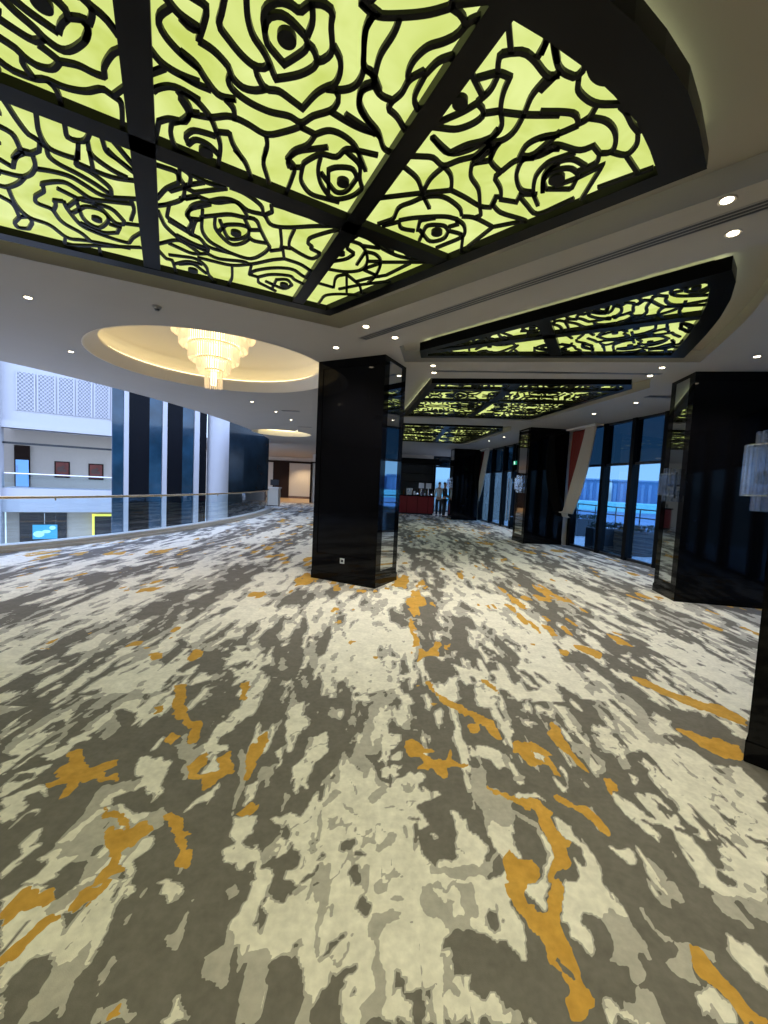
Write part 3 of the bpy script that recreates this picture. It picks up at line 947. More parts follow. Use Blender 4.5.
def spaced(P, d=.17):
    out = [P[0]]
    for p in P[1:-1]:
        if math.hypot(p[0]-out[-1][0], p[1]-out[-1][1]) > d: out.append(p)
    if math.hypot(P[-1][0]-out[-1][0], P[-1][1]-out[-1][1]) < d*.7: out.pop()
    return out+[P[-1]]
# ------------------------------------------------------------------ ceiling panels with rose lattice
TRACED = []
for (ox, oy, s), txt in ROSE:
    for ln in txt.strip().splitlines():
        P = [(ox+a/s, oy+b/s) for a, b in (map(float, q.split(',')) for q in ln.split())]
        TRACED.append([np.array(onz(p[0], p[1], 3.392)) for p in catmull(P, 4)])
DOTW = [(np.array(onz(x, y, 3.392)), r/FPX*onz(x, y, 3.392)[1]) for x, y, r in DOTS]
C0 = np.array(onz(330, 316, 3.37)); e1 = np.array([math.cos(math.radians(-44)), math.sin(math.radians(-44))]); e2 = np.array([e1[1], -e1[0]])
PU0, PU1, PV0, PV1 = .18, 2.62, .18, 1.50
def join_loose_ends(T, reach=.09):
    allp = [np.array(P) for P in T]; out = []
    for i, P in enumerate(allp):
        P = list(P)
        for end in (0, -1):
            p = P[end]; q = P[1] if end == 0 else P[-2]; d = p-q; d = d/(np.hypot(*d)+1e-9); others = np.concatenate([o for j, o in enumerate(allp) if j != i])
            near = others[np.abs(others-p).sum(1) < .5]
            if len(near) and np.hypot(*(near-p).T).min() < .022: continue
            for k in range(1, int(reach/.01)+1):
                r = p+d*k*.01
                if len(near) and np.hypot(*(near-r).T).min() < .016: break
            if end == 0: P.insert(0, r)
            else: P.append(r)
        out.append(P)
    return out
def resample(P, st=.035):
    out = [P[0]]
    for a, b in zip(P, P[1:]):
        L = np.hypot(*(b-a)); n = max(1, int(math.ceil(L/st)))
        for i in range(1, n+1): out.append(a+(b-a)*i/n)
    return np.array(out)
def runs(pts, mask):
    out = []; cur = []
    for p, m in zip(pts, mask):
        if m: cur.append(p)
        else:
            if len(cur) > 1: out.append(cur)
            cur = []
    if len(cur) > 1: out.append(cur)
    return out
DENSE = [resample(P, .015) for P in TRACED]
RES = [resample(P) for P in join_loose_ends(DENSE)]
RES = [np.concatenate([P[:1], P[1:-1][::2], P[-1:]]) if len(P) > 8 else P for P in RES]
PATCH = []
for P in RES:
    U = (P-C0)@e1; V = (P-C0)@e2; m = (U >= PU0) & (U <= PU1) & (V >= PV0) & (V <= PV1)
    for r in runs(np.stack([U-PU0, V-PV0], -1), m): PATCH.append(np.array(r[::2] if len(r) > 6 else r))
PDOT = []
for p, r in DOTW:
    u = (p-C0)@e1-PU0; v = (p-C0)@e2-PV0
    if 0 < u < PU1-PU0 and 0 < v < PV1-PV0: PDOT.append((np.array([u, v]), r))
PW, PH = PU1-PU0, PV1-PV0
def tiled(org, a1, scale, nu, nv):
    """mirror-repeat of the drawn patch laid along axis a1 from org"""
    a1 = np.array(a1)/np.hypot(*a1); a2 = np.array([-a1[1], a1[0]])
    for i in range(*nu):
        for j in range(*nv):
            for P in PATCH:
                U = P[:, 0] if i % 2 == 0 else PW-P[:, 0]; V = P[:, 1] if j % 2 == 0 else PH-P[:, 1]
                yield ('c', org+np.outer((U+i*PW)*scale, a1)+np.outer((V+j*PH)*scale, a2))
            for p, r in PDOT:
                u = p[0] if i % 2 == 0 else PW-p[0]; v = p[1] if j % 2 == 0 else PH-p[1]
                yield ('d', org+a1*(u+i*PW)*scale+a2*(v+j*PH)*scale, r*scale)
def clip_half(P, p, n):
    out = []
    for i in range(len(P)):
        a = np.array(P[i-1]); b = np.array(P[i]); da = (a-p)@n; db = (b-p)@n
        if (da > 0) != (db > 0): out.append(tuple(a+(b-a)*da/(da-db)))
        if db > 0: out.append(tuple(b))
    return out
ZB, ZT = 3.37, 3.48
def panel(poly, ws, beams, curves, label, w=.024):
    """poly CCW outline, ws frame widths, beams [(p, q, width)] full-length lines"""
    if area(poly) < 0: poly = poly[::-1]; ws = ws[::-1]; ws = ws[1:]+ws[:1]
    c = np.mean(poly, 0); t = thing('ceiling_light_panel', (c[0], c[1], ZT+.07), label, 'ceiling light', 'rose lattice ceiling lights')
    inner = offset(poly, ws)
    MB().ring(poly, inner, ZB, ZT).build('frame', M['blackframe'], t)
    up = offset(poly, [.14]*len(poly)); up2 = offset(poly, [.18]*len(poly)); MB().ring(up, up2, ZT, 3.548).build('housing', M['blackframe'], t)
    a = offset(poly, [.07]*len(poly)); b = offset(poly, [.10]*len(poly)); MB().ring(a, b, ZT, ZT+.015).build('cove_light', M['cove'], t)
    cells = [inner]
    for p, q, bw in beams:
        p = np.array(p); q = np.array(q); d = (q-p)/np.hypot(*(q-p)); n = np.array([-d[1], d[0]]); P2 = clip_half(clip_half(inner, p-n*bw/2, n), p+n*bw/2, -n)
        P2 = [x for k, x in enumerate(P2) if math.hypot(x[0]-P2[k-1][0], x[1]-P2[k-1][1]) > 1e-4]
        mb = MB().prism(P2, ZB+.005, ZT-.005); mb.build('beam', M['blackframe'], t)
        nc = []
        for cc in cells:
            for sg in (1, -1):
                z = clip_half(cc, p+n*sg*bw/2, n*sg)
                if len(z) > 2 and abs(area(z)) > .01: nc.append(z)
        cells = nc
    for cc in cells:
        mb = MB()
        for it in curves:
            if it[0] == 'c':
                P = it[1]; m = inside(cc, P[:, 0], P[:, 1])
                if m.any():
                    mm = m.copy(); mm[1:] |= m[:-1]; mm[:-1] |= m[1:]
                    for r in runs(P, mm): mb.ribbon(r, w, 3.388, 3.406)
            elif inside(cc, it[1][0], it[1][1]): mb.cyl(it[1][0], it[1][1], 3.386, 3.408, it[2], 20)
        if mb.v: mb.build('rose_lattice', M['blackframe'], t)
        MB().prism(cc, 3.428, 3.438).build('diffuser', M['diff'], t)
    return poly
Z = 3.37
def pz(*pts, z=Z): return [onz(a, b, z) for a, b in pts]
# large panel overhead
tip = onz(330, 316, Z); dL = np.array(onz(20, 244, Z))-np.array(tip); dL /= np.hypot(*dL)
farL = tuple(np.array(tip)+dL*4.7)
P1 = [tip] + spaced([tuple(p) for p in catmull(pz((707, 169), (694, 106.8), (673.5, 69.7), (643.9, 32.6), (609.7, 0)) + [(.35, 1.49), (-.2, 1.32), (-.9, 1.2), (-1.8, 1.15), (-2.8, 1.25), (-3.8, 1.5), (-4.6, 1.9)], 3)]) + [farL]
W1 = [.12] + [.21]*(len(P1)-2) + [.12]
beams1 = [(onz(131, 0, Z), onz(152, 267, Z), .13), (onz(0, 93, Z), onz(437, 262, Z), .13), (onz(512, 0, Z), onz(297, 305, Z), .115)]
def visible(P):
    return np.array([(-1 < a < 769 and b > -1) for a, b in (proj(x, y, 3.392) for x, y in P)])
cv = [('c', P) for P in RES] + [('d', p, r) for p, r in DOTW]
for it in tiled(C0+e1*PU0+e2*PV0, e1, 1., (-2, 2), (-4, 1)):
    if it[0] == 'c':
        m = ~visible(it[1])
        for r in runs(it[1], m): cv.append(('c', np.array(r)))
    elif not visible([it[1]])[0]: cv.append(it)
P1 = panel(P1, W1, beams1, cv, 'large fan-shaped yellow-green rose lattice ceiling light nearest the viewer')
# second, third and fourth panels
near2 = pz((420, 344), (733, 258), z=3.46)
P2 = [near2[0], near2[1]] + pz((735, 285), (725, 310), (704, 336), (683, 359), (550, 357), (421, 358))
# drop the doubled left end: keep outline simple
P2 = [near2[0]] + spaced([tuple(p) for p in catmull([near2[1], *pz((736, 282), (726, 309), (706, 335), (684, 358))], 3)], .24) + [onz(421, 358, Z)]
W2 = [.10] + [.17]*(len(P2)-3) + [.10, .10]
cv2 = list(tiled(np.array(near2[0]), np.array(near2[1])-np.array(near2[0]), .92, (0, 2), (0, 4)))
P2 = panel(P2, W2, [(onz(560, 336, Z), onz(701, 318, Z), .12), (onz(541, 316, Z), onz(557, 359, Z), .14)], cv2, 'long tapering rose lattice ceiling light with curved end, second from the viewer', .030)
n3 = pz((432, 378), (632, 379), z=3.46)
P3 = [n3[0], n3[1], onz(632, 389, Z), onz(530, 420, Z), onz(403, 416, Z)]
cv3 = list(tiled(np.array(n3[0]), np.array(n3[1])-np.array(n3[0]), .85, (-1, 3), (0, 5)))
P3 = panel(P3, [.12]*5, [(onz(517, 385, Z), onz(473, 415, Z), .16), (onz(425, 390, Z), onz(600, 392, Z), .16), (onz(412, 401, Z), onz(570, 404, Z), .16)], cv3, 'rose lattice ceiling light third from the viewer, beyond the centre black pillar', .030)
n4 = pz((405, 422), (503, 425), z=3.46)
P4 = [(n4[0][0]-.1, n4[0][1]), n4[1], onz(503, 431, Z), onz(462, 444, Z), onz(398, 441, Z)]
cv4 = list(tiled(np.array(n4[0]), np.array(n4[1])-np.array(n4[0]), .9, (-1, 3), (0, 6)))
P4 = panel(P4, [.12]*5, [(onz(450, 424, Z), onz(434, 443, Z), .16), (onz(402, 428, Z), onz(495, 431, Z), .16), (onz(402, 434, Z), onz(480, 437, Z), .16)], cv4, 'farthest rose lattice ceiling light, in front of the red bar', .030)
def outset(P, d): return offset(P, [-d]*len(P))
def circ(cx, cy, r, n=64): return [(cx+r*math.cos(2*math.pi*i/n), cy+r*math.sin(2*math.pi*i/n)) for i in range(n)]
DC = (-2.92, 7.22); DR = 1.88
D2 = (-4.25, 16.9, 1.15); D3 = (-5.6, 18.6, .7)
CEILP = EC + [(-13, 38), (9, 38), (9, 27), (5.3, 21), (5.7, 12.8), (5.8, 12.2), (6.6, 6.6), (6.8, 1.0), (6.8, -4), (-13, -4)]
r1 = outset(P1, .34)
holes = [r1, outset(P2, .26), outset(P3, .26), outset(P4, .24), circ(*DC, DR, 72), circ(D2[0], D2[1], D2[2], 48), ]
slab('ceiling', CEILP, holes, CZ, 3.55, M['ceiling'])
slab('ceiling', CEILP, [circ(*DC, DR+.03, 72), circ(D2[0], D2[1], D2[2]+.03, 48)], 3.55, 3.7, M['ceiling'])
# dome coffers
mb = MB(); mb.lathe(*DC, [(DR+.02, CZ-.004), (DR-.004, CZ-.004), (DR-.004, CZ+.05), (DR-.1, CZ+.07), (DR-.1, CZ+.12), (DR-.17, CZ+.13), (DR-.17, CZ+.18)], 72)
struct(mb, 'trim_1', M['dome'], smooth=True)
mb = MB(); mb.lathe(*DC, [(DR-.02, 3.70), (DR-.02, 3.57), (DR-.0, 3.58), (DR-.05, 3.8)] + [((DR-.05)*math.cos(a), 3.80+.42*math.sin(a)) for a in [i*math.pi/2/12 for i in range(13)]], 72)
struct(mb, 'ceiling', M['dome'], smooth=True)
MB().lathe(*DC, [(DR-.13, CZ+.181), (DR-.05, CZ+.181), (DR-.05, CZ+.195), (DR-.13, CZ+.195), (DR-.13, CZ+.181)], 72)
cl = MB().lathe(*DC, [(DR-.14, CZ+.182), (DR-.06, CZ+.182), (DR-.06, CZ+.2), (DR-.14, CZ+.2), (DR-.14, CZ+.182)], 72).build('cove_light_ring', M['covewarm'])
tag(cl, 'warm glowing light ring inside the rim of the large round dome', 'cove light')
mb = MB(); mb.lathe(D2[0], D2[1], [(D2[2]+.02, CZ-.004), (D2[2]-.004, CZ-.004), (D2[2]-.004, 3.62), (D2[2]-.1, 3.68), (.01, 3.7)], 48); struct(mb, 'ceiling', M['dome'], smooth=False)
tag(MB().lathe(D2[0], D2[1], [(D2[2]-.14, 3.60), (D2[2]-.03, 3.60), (D2[2]-.03, 3.62), (D2[2]-.14, 3.62), (D2[2]-.14, 3.60)], 48).build('cove_light_ring', M['covewarm']), 'small glowing light ring in the far round ceiling recess', 'cove light')
# ------------------------------------------------------------------ chandelier
CC = (DC[0]-.09, DC[1])
def chandelier():
    z0 = 4.2; t = thing('crystal_chandelier', (CC[0], CC[1], z0), 'five-tiered round crystal chandelier glowing warm inside the large dome', 'chandelier')
    tiers = [(.66, 3.90, 4.10), (.54, 3.70, 3.92), (.40, 3.48, 3.72), (.27, 3.31, 3.50), (.135, 3.04, 3.33)]
    MB().cyl(*CC, 4.10, 4.215, .5, 32).build('ceiling_plate', M['brass'], t)
    for r, a, b in tiers:
        rg = MB().lathe(*CC, [(r-.03, b), (r+.012, b), (r+.012, b+.02), (r-.03, b+.02), (r-.03, b)], 40).build('tier_ring', M['brass'], t)
        n = int(2*math.pi*r/.034); mb = MB()
        for i in range(n):
            th = 2*math.pi*i/n; cx = CC[0]+r*math.cos(th); cy = CC[1]+r*math.sin(th); L = a+random.uniform(0, .02)
            mb.cyl(cx, cy, L+.02, b, .011, 5, .009); mb.cyl(cx, cy, L-.012, L+.02, .003, 5, .013)
        if r > .2:
            for i in range(int(n*.75)):
                th = 2*math.pi*(i+.5)/int(n*.75); rr = r*.86; mb.cyl(CC[0]+rr*math.cos(th), CC[1]+rr*math.sin(th), a-.03, b, .010, 4)
        tag(mb.build('crystal_strands', M['crystal'], rg), kind='stuff')
        MB().lathe(*CC, [(max(r-.14, .03), a+.06), (max(r-.12, .05), a+.05), (max(r-.10, .06), b-.04), (max(r-.14, .03), b-.02), (max(r-.14, .03), a+.06)], 32).build('lamp', M['lampglow'], rg)
chandelier()
# ------------------------------------------------------------------ downlights
def downlight_proto():
    t = thing('downlight', (0, 0, CZ), 'x', 'ceiling light')
    mb = MB(); mb.local = True; mb.lathe(0, 0, [(.033, .0), (.048, -.006), (.052, .0), (.033, .0)], 24); mb.build('trim_ring', M['ceiling'], t)
    mb = MB(); mb.local = True; mb.cyl(0, 0, -.004, .02, .033, 20); mb.build('lamp_lens', M['lampwarm'], t)
    return t
DL = [((727, 201), 'upper of the pair of bright downlights at the right end of the long slot grille'), ((733, 234), 'lower of the pair of bright downlights at the right end of the long slot grille'),
      ((366, 327), 'downlight above the black centre pillar, nearest the big rose panel'), ((395, 338), 'downlight just right above the black centre pillar, by the slot grille'),
      ((336, 348), 'downlight in front of the black centre pillar top, beside the dome'),
      ((433, 366), 'farther of two close downlights at the left tip of the tapering rose panel'), ((434, 373), 'nearer of two close downlights beside the third rose panel corner'),
      ((650, 376), 'lower left of the downlight pair in front of the right black pillar'), ((662, 368), 'upper right of the downlight pair in front of the right black pillar'),
      ((757, 357), 'downlight at the far right above the right black pillar'), ((594, 414), 'left one of two oval downlights over the terrace windows'), ((636, 403), 'right one of two oval downlights over the terrace windows'),
      ((252, 402), 'first downlight of the row past the dome towards the corridor'), ((276, 412), 'second downlight of the row towards the corridor'), ((291, 420), 'third downlight of the row towards the corridor'), ((297, 431), 'last downlight of the row towards the corridor'),
      ((28, 298), 'downlight at the far left under the big rose panel edge'), ((71, 352), 'downlight left of the large dome near the atrium edge'), ((504, 437), 'downlight by the far glazed doors, right one'), ((489, 441), 'downlight by the far glazed doors, left one')]
proto = None
def spot(x, y, z, e, col=(1, .92, .78), size=115, name='lamp_light', parent=None):
    ld = bpy.data.lights.new(name, 'SPOT'); ld.energy = e; ld.color = col; ld.spot_size = math.radians(size); ld.spot_blend = .9; ld.shadow_soft_size = .04
    o = bpy.data.objects.new(name, ld); COL.objects.link(o); o.location = (x, y, z)
    if parent: o.parent = parent; o.location = (0, 0, z)
    return o
SPOTE = 84
for i, ((px, py), lab) in enumerate(DL):
    x, y = onz(px, py, CZ-.005)
    if proto is None: proto = downlight_proto(); o = proto
    else: o = copy_tree(proto)
    o.location = (x, y, CZ); tag(o, lab, 'ceiling light', 'small round downlights')
    spot(x, y, CZ-.03, SPOTE*(1.0 if y < 8 else .8))
for x, y, lab in [(.9, .5, ''), (2.4, -1.2, ''), (-3.4, .2, ''), (-.6, -.9, ''), (-6.2, 2.6, ''), (-6.6, -1.0, '')]:      # unseen lamps behind the viewer, stronger and yellower to brighten the near carpet
    o = copy_tree(proto); o.location = (x, y, CZ); tag(o, 'unseen downlight behind the viewer, boosted to brighten the near carpet', 'ceiling light', 'small round downlights'); spot(x, y, CZ-.03, SPOTE*1.55, (1, .92, .58))
# ------------------------------------------------------------------ linear grilles, vents
def grille(A, B, w, label):
    X, L = frame2(A, B); m = X(L/2, 0, CZ); t = thing('linear_air_grille', m, label, 'air grille')
    MB().box(0, L, -w/2, w/2, CZ-.004, CZ-.0005, X).build('grille_frame', M['ventw'], t)
    for k in (-1, 0, 1): MB().box(.02, L-.02, k*w/3.3-.011, k*w/3.3+.011, CZ-.0055, CZ-.0035, X).build('slot', M['dark'], t)
grille(onz(362, 339, CZ), onz(830, 182.8, CZ), .125, 'long three-slot air grille running past the big rose panel')
grille(onz(432, 371, CZ), onz(662, 374, CZ), .07, 'thin slot air grille in front of the third rose panel')
for px, py, w, lab in [(291, 411, .5, 'dark slot air vent nearest in the ceiling past the dome'), (305, 427, .5, 'dark slot air vent farther along the ceiling past the dome'), (659, 396.5, .45, 'dark slot air vent in the ceiling by the right black pillar')]:
    x, y = onz(px, py, CZ); t = thing('air_vent', (x, y, CZ), lab, 'air vent'); MB().box(x-w/2, x+w/2, y-.09, y+.09, CZ-.008, CZ-.0005).build('vent_frame', M['ventw'], t); MB().box(x-w/2+.02, x+w/2-.02, y-.06, y+.06, CZ-.011, CZ-.007).build('vent_slot', M['dark'], t)
x, y = onz(157, 306.5, CZ); t = thing('smoke_detector', (x, y, CZ), 'small smoke detector on the grey ceiling near the dome', 'detector'); MB().cyl(x, y, CZ-.03, CZ, .035, 20, .05).build('detector_base', M['ventw'], t); MB().cyl(x, y, CZ-.045, CZ-.03, .02, 16, .03).build('detector_head', M['dark'], t)
# ------------------------------------------------------------------ pillars
def sconce(parent_loc, X, label, d0):
    """wall sconce of clear glass rods: X(u, d, z), on the face at depth d0, centred u=0"""
    t = thing('wall_sconce', X(0, d0, 1.8), label, 'wall lamp', 'glass rod wall sconces')
    MB().box(-.06, .06, d0, d0+.015, 1.545, 1.945, X).build('back_plate', M['chrome'], t)
    MB().box(-.02, .02, d0+.01, d0+.09, 1.725, 1.765, X).build('bracket', M['chrome'], t)
    for nm, r, z0, z1, n in (('upper_rods', .105, 1.745, 2.0, 7), ('middle_rods', .155, 1.585, 1.915, 9), ('lower_rods', .10, 1.49, 1.665, 7)):
        mb = MB(); n2 = n
        for i in range(n2):
            a = math.pi*(i+.5)/n2; u = r*math.cos(a); d = d0+.02+r*math.sin(a); rr = .86*math.pi*r/n2/2
            s_ = [X(u+rr*math.cos(k*math.pi/5), d+rr*math.sin(k*math.pi/5), z) for z in (z0, z1) for k in range(10)]
            mb.add(s_, [tuple(range(10)), tuple(range(10, 20))] + [(k, (k+1) % 10, 10+(k+1) % 10, 10+k) for k in range(10)])
        mb.build(nm, M['glassrod'], t)
    for zz, r in ((1.59, .16), (1.913, .16)):
        P = [X(r*math.cos(math.pi*i/16), d0+.02+r*math.sin(math.pi*i/16), zz) for i in range(17)]; MB().tube(P, .005, 6).build('rod_ring', M['chrome'], t)
def pillar(c, ang, w, dep, label, side, outlet=None, sc_label=None):
    """c: nearest front corner at the mirror side; front face runs along ang; side=-1 mirror on the left side, +1 on the right"""
    a = math.radians(ang); A = c
    u = np.array([math.cos(a), math.sin(a)])*(1 if side < 0 else -1)       # away from mirror corner along the front
    bk = np.array([-math.sin(a), math.cos(a)])                             # towards the back
    Xf = lambda p, q, z: (A[0]+u[0]*p+bk[0]*q, A[1]+u[1]*p+bk[1]*q, z)
    cc = Xf(w/2, dep/2, 0); t = thing('black_pillar', cc, label, 'pillar', 'black mirror-sided pillars')
    MB().box(0.012, w-.012, .012, dep-.012, 0.0, CZ, Xf).build('shaft', M['black'], t)
    MB().box(-.008, w+.008, -.008, dep+.008, 0, .13, Xf).build('plinth', M['black'], t, bevel=.004)
    # raised borders round the front face panel
    mb = MB()
    for p0, p1, z0, z1 in ((0, .09, .13, CZ), (w-.09, w, .13, CZ), (.09, w-.09, .13, .42), (.09, w-.09, CZ-.12, CZ)): mb.box(p0, p1, 0, .013, z0, z1, Xf)
    mb.build('front_border', M['black'], t)
    mb = MB()
    for q0, q1, z0, z1 in ((.013, .15, .13, CZ), (dep-.15, dep-.012, .13, CZ), (.15, dep-.15, .13, .24), (.15, dep-.15, CZ-.05, CZ)): mb.box(0, .013, q0, q1, z0, z1, Xf)
    mb.build('side_border', M['black'], t)
    MB().box(.003, .0125, .15, dep-.15, .24, CZ-.05, Xf).build('mirror_panel', M['mirror'], t)
    if outlet:
        o = MB().box(outlet-.04, outlet+.04, -.001, .006, .30, .38, Xf).build('power_outlet', M['plate'], t); MB().box(outlet-.018, outlet+.018, -.004, .0, .322, .358, Xf).build('outlet_socket', M['dark'], o)
    if sc_label:
        Xs = lambda uu, d, z: Xf(-d, dep/2+uu, z); sconce(None, Xs, sc_label, 0)
    return Xf
A0, A1, A2 = onz(311.1, 577.3, 0), onz(374.7, 588.8, 0), onz(395, 579.7, 0)
wA = math.hypot(A1[0]-A0[0], A1[1]-A0[1])
pillar(A1, math.degrees(math.atan2(A1[1]-A0[1], A1[0]-A0[0])), wA, .72, 'tall black marble pillar in the centre of the hall with a small white outlet', 1, outlet=.59)
B1 = onz(674, 601.4, 0); pillar(B1, -10, 1.25, .70, 'black marble pillar on the right beside the terrace windows', -1, sc_label='glass rod wall sconce on the right pillar beside the terrace windows')
C1 = (4.12, 12.15); pillar(C1, 6, 1.18, .8, 'black marble pillar in the distance left of the cream curtain', -1, sc_label='small far glass sconce on the pillar left of the exit doors')
D1 = (3.22, 19.9); pillar(D1, 4, 1.25, .8, 'farthest black marble pillar beside the red bar', -1, sc_label='farthest pale glass sconce beside the two people at the bar')
N1 = onz(744.9, 761.3, 0); pillar(N1, -47, 1.25, .75, 'black marble pillar cut by the right edge, nearest the viewer', -1, sc_label='large glass rod wall sconce at the right edge of the view')
# ------------------------------------------------------------------ windows on the terrace side
wn = [0]
def window_run(A, B, us, label=None, zt=2.32, doors=False):
    """us: mullion positions along AB"""
    X, L = frame2(A, B)
    for i, (u0, u1) in enumerate(zip(us, us[1:])):
        wn[0] += 1; o = tag(MB().box(u0, u1, -.05, .05, 0, .06, X).box(u0, u1, -.05, .05, CZ-.05, CZ, X).box(u0, u1, -.04, .04, zt-.03, zt+.03, X).build('window_%d' % wn[0], M['dark']), kind='structure')
        MB().box(u0-.06, u0+.06, -.10, .10, 0, CZ, X).build('mullion', M['blackframe'], o)
        MB().box(u0+.04, u1-.04, -.008, .008, .06, zt-.03, X).build('pane', M['winglass'], o)
        MB().box(u0+.04, u1-.04, -.008, .008, zt+.03, CZ-.05, X).build('upper_pane', M['upglass'], o)
        if i == len(us)-2: MB().box(u1-.06, u1+.06, -.10, .10, 0, CZ, X).build('mullion', M['blackframe'], o)
WA, WB = (5.56, 12.35), (6.40, 6.3)
ums = [hit(px, 560, WA, WB)[0] for px in (569, 598, 626, 658)]
Lw = math.hypot(WB[0]-WA[0], WB[1]-WA[1]); st = ums[3]-ums[2]
us = [.05]+ums[1:]
while us[-1]+st < Lw-.2: us.append(us[-1]+st)
us.append(Lw); window_run(WA, WB, us)
VA, VB = (4.75, 20.6), (5.50, 13.0); Lv = math.hypot(.75, 7.6)
window_run(VA, VB, [.05, 1.5, 2.9, 3.9, 4.9, 6.2, Lv])
window_run((6.45, 6.3), (6.6, -4), [0, 1.5, 3.0, 4.5, 6.0, 7.5, 9.0, 10.2])
# little return walls
struct(MB().box(5.30, 5.62, 12.35, 12.95, 0, CZ), 'wall_right', M['cream'])
struct(MB().box(4.47, 4.85, 20.62, 21.2, 0, CZ), 'wall_right', M['cream'])
# glazed door pulls of the far exit doors, exit sign
Xv, _ = frame2(VA, VB)
for i, (u, lab) in enumerate(((3.75, 'left tall steel pull handle on the far glazed doors'), (4.05, 'middle tall steel pull handle on the far glazed doors'), (4.75, 'right tall steel pull handle on the far glazed doors'))):
    t = thing('door_handle', Xv(u, .15, .4), lab, 'door handle'); MB().tube([Xv(u, .15, .35), Xv(u, .15, 2.0)], .022, 8).build('grip', M['chrome'], t)
    for z in (.5, 1.85): MB().tube([Xv(u, .15, z), Xv(u, .01, z)], .012, 6).build('standoff', M['chrome'], t)
def exit_sign():
    u = 4.2; t = thing('exit_sign', Xv(u, .18, 2.6), 'small green exit sign hanging above the far glazed doors', 'sign')
    MB().box(u-.13, u+.13, .10, .14, 2.55, 2.69, Xv).build('sign_box', M['exit'], t); MB().tube([Xv(u, .12, 2.69), Xv(u, .12, CZ)], .008, 6).build('hanger', M['dark'], t)
    g = lambda p, q, r=.012: MB().tube([Xv(u-p[0]*.8, .15, 2.62+p[1]*.8), Xv(u-q[0]*.8, .15, 2.62+q[1]*.8)], r, 6)
    mb = MB()
    for p, q in (((0, .03), (-.02, -.02)), ((-.02, -.02), (.03, -.06)), ((-.02, -.02), (-.06, -.07)), ((0, .03), (.04, .0)), ((0, .03), (-.04, .01))): s_ = g(p, q); mb.add(s_.v, s_.f)
    s_ = g((.01, .055), (.015, .06), .014); mb.add(s_.v, s_.f); mb.build('running_figure', M['exitw'], t)
exit_sign()
# ------------------------------------------------------------------ curtains
def drape(X, top0, top1, bot0, bot1, ztop, ztie, d, m, nf=7, amp=.035, tail=None):
    """pleated cloth from a rail gathered to one side: grid with folds, solid thickness"""
    nu, nv = nf*6, 28; vs = []; 
    for side in (0, 1):
        for j in range(nv+1):
            s = j/nv; e = s**1.5; z = ztop+(ztie-ztop)*s; a = top0+(bot0-top0)*e; b = top1+(bot1-top1)*(s**2.6)
            for i in range(nu+1):
                q = i/nu; u = a+(b-a)*q; zz = z+(.0 if s < .02 else .10*(1-q)*math.sin(s*math.pi)) ; dd = d+amp*(1-.5*s)*math.sin(q*nf*2*math.pi+s*1.5)+.10*math.sin(s*math.pi)*(.3+.4*q)
                vs.append(X(u, dd+(.006 if side else 0), zz))
    k = (nu+1)*(nv+1); fs = []
    for side in (0, 1):
        for j in range(nv):
            for i in range(nu):
                o = side*k+j*(nu+1)+i; fs.append((o, o+1, o+nu+2, o+nu+1))
    for j in range(nv):
        for i in (0, nu): o = j*(nu+1)+i; fs.append((o, o+nu+1, o+nu+1+k, o+k))
    for i in range(nu):
        for j in (0, nv): o = j*(nu+1)+i; fs.append((o, o+1, o+1+k, o+k))
    mb = MB(); mb.add(vs, fs); return mb
def curtain(A, B, lab1, s=1.):
    X, L = frame2(A, B)
    t = thing('cream_curtain', X(.5, .16, 1.0), lab1, 'curtain', 'cream curtains tied to one side')
    drape(X, .80*s, 1.22*s, -.02, .48, CZ-.02, .95, .24, M['creamfab'], 7).build('cream_drape', M['creamfab'], t, smooth=True)
    MB().box(-.03, 1.3*s, .1, .34, CZ-.05, CZ-.002, X).build('curtain_track', M['cream'], t)
    # knot and short gathered tail at the tie
    drape(X, -.05, .30, -.12, .40, .99, .84, .24, M['creamfab'], 5, .03).build('gathered_tail', M['creamfab'], t, smooth=True)
    MB().tube([X(-.06, .12, .98), X(.0, .36, .97), X(.30, .38, .98), X(.42, .18, .99)], .018, 8).build('tie_back', M['creamfab'], t)
    drape(X, .0, .90*s, -.02, .14, CZ-.06, 1.15, .11, M['redfab'], 7, .02).build('red_drape', M['redfab'], t, smooth=True)
curtain((5.52, 12.3), WB, 'nearer cream curtain over a red drape, tied back left of the terrace windows')
curtain((4.72, 20.55), VB, 'farther cream curtain over a red drape, tied back beside the farthest pillar', 1.25)
# ------------------------------------------------------------------ curb + balustrade
co_, ci_ = shift(EC, -.14), shift(EC, .13)
mb = MB(); n = len(EC); vs = [(x, y, z) for P, z in ((co_, -.35), (co_, .12), (ci_, .12), (ci_, -.0)) for x, y in P]
fs = [(j*n+i, j*n+i+1, (j+1)*n+i+1, (j+1)*n+i) for j in range(3) for i in range(n-1)]; mb.add(vs, fs)
struct(mb, 'trim_2', M['stone'])
struct(MB().ribbon(shift(EC, .16), .06, 0.0, .05), 'baseboard_left', M['stone'])
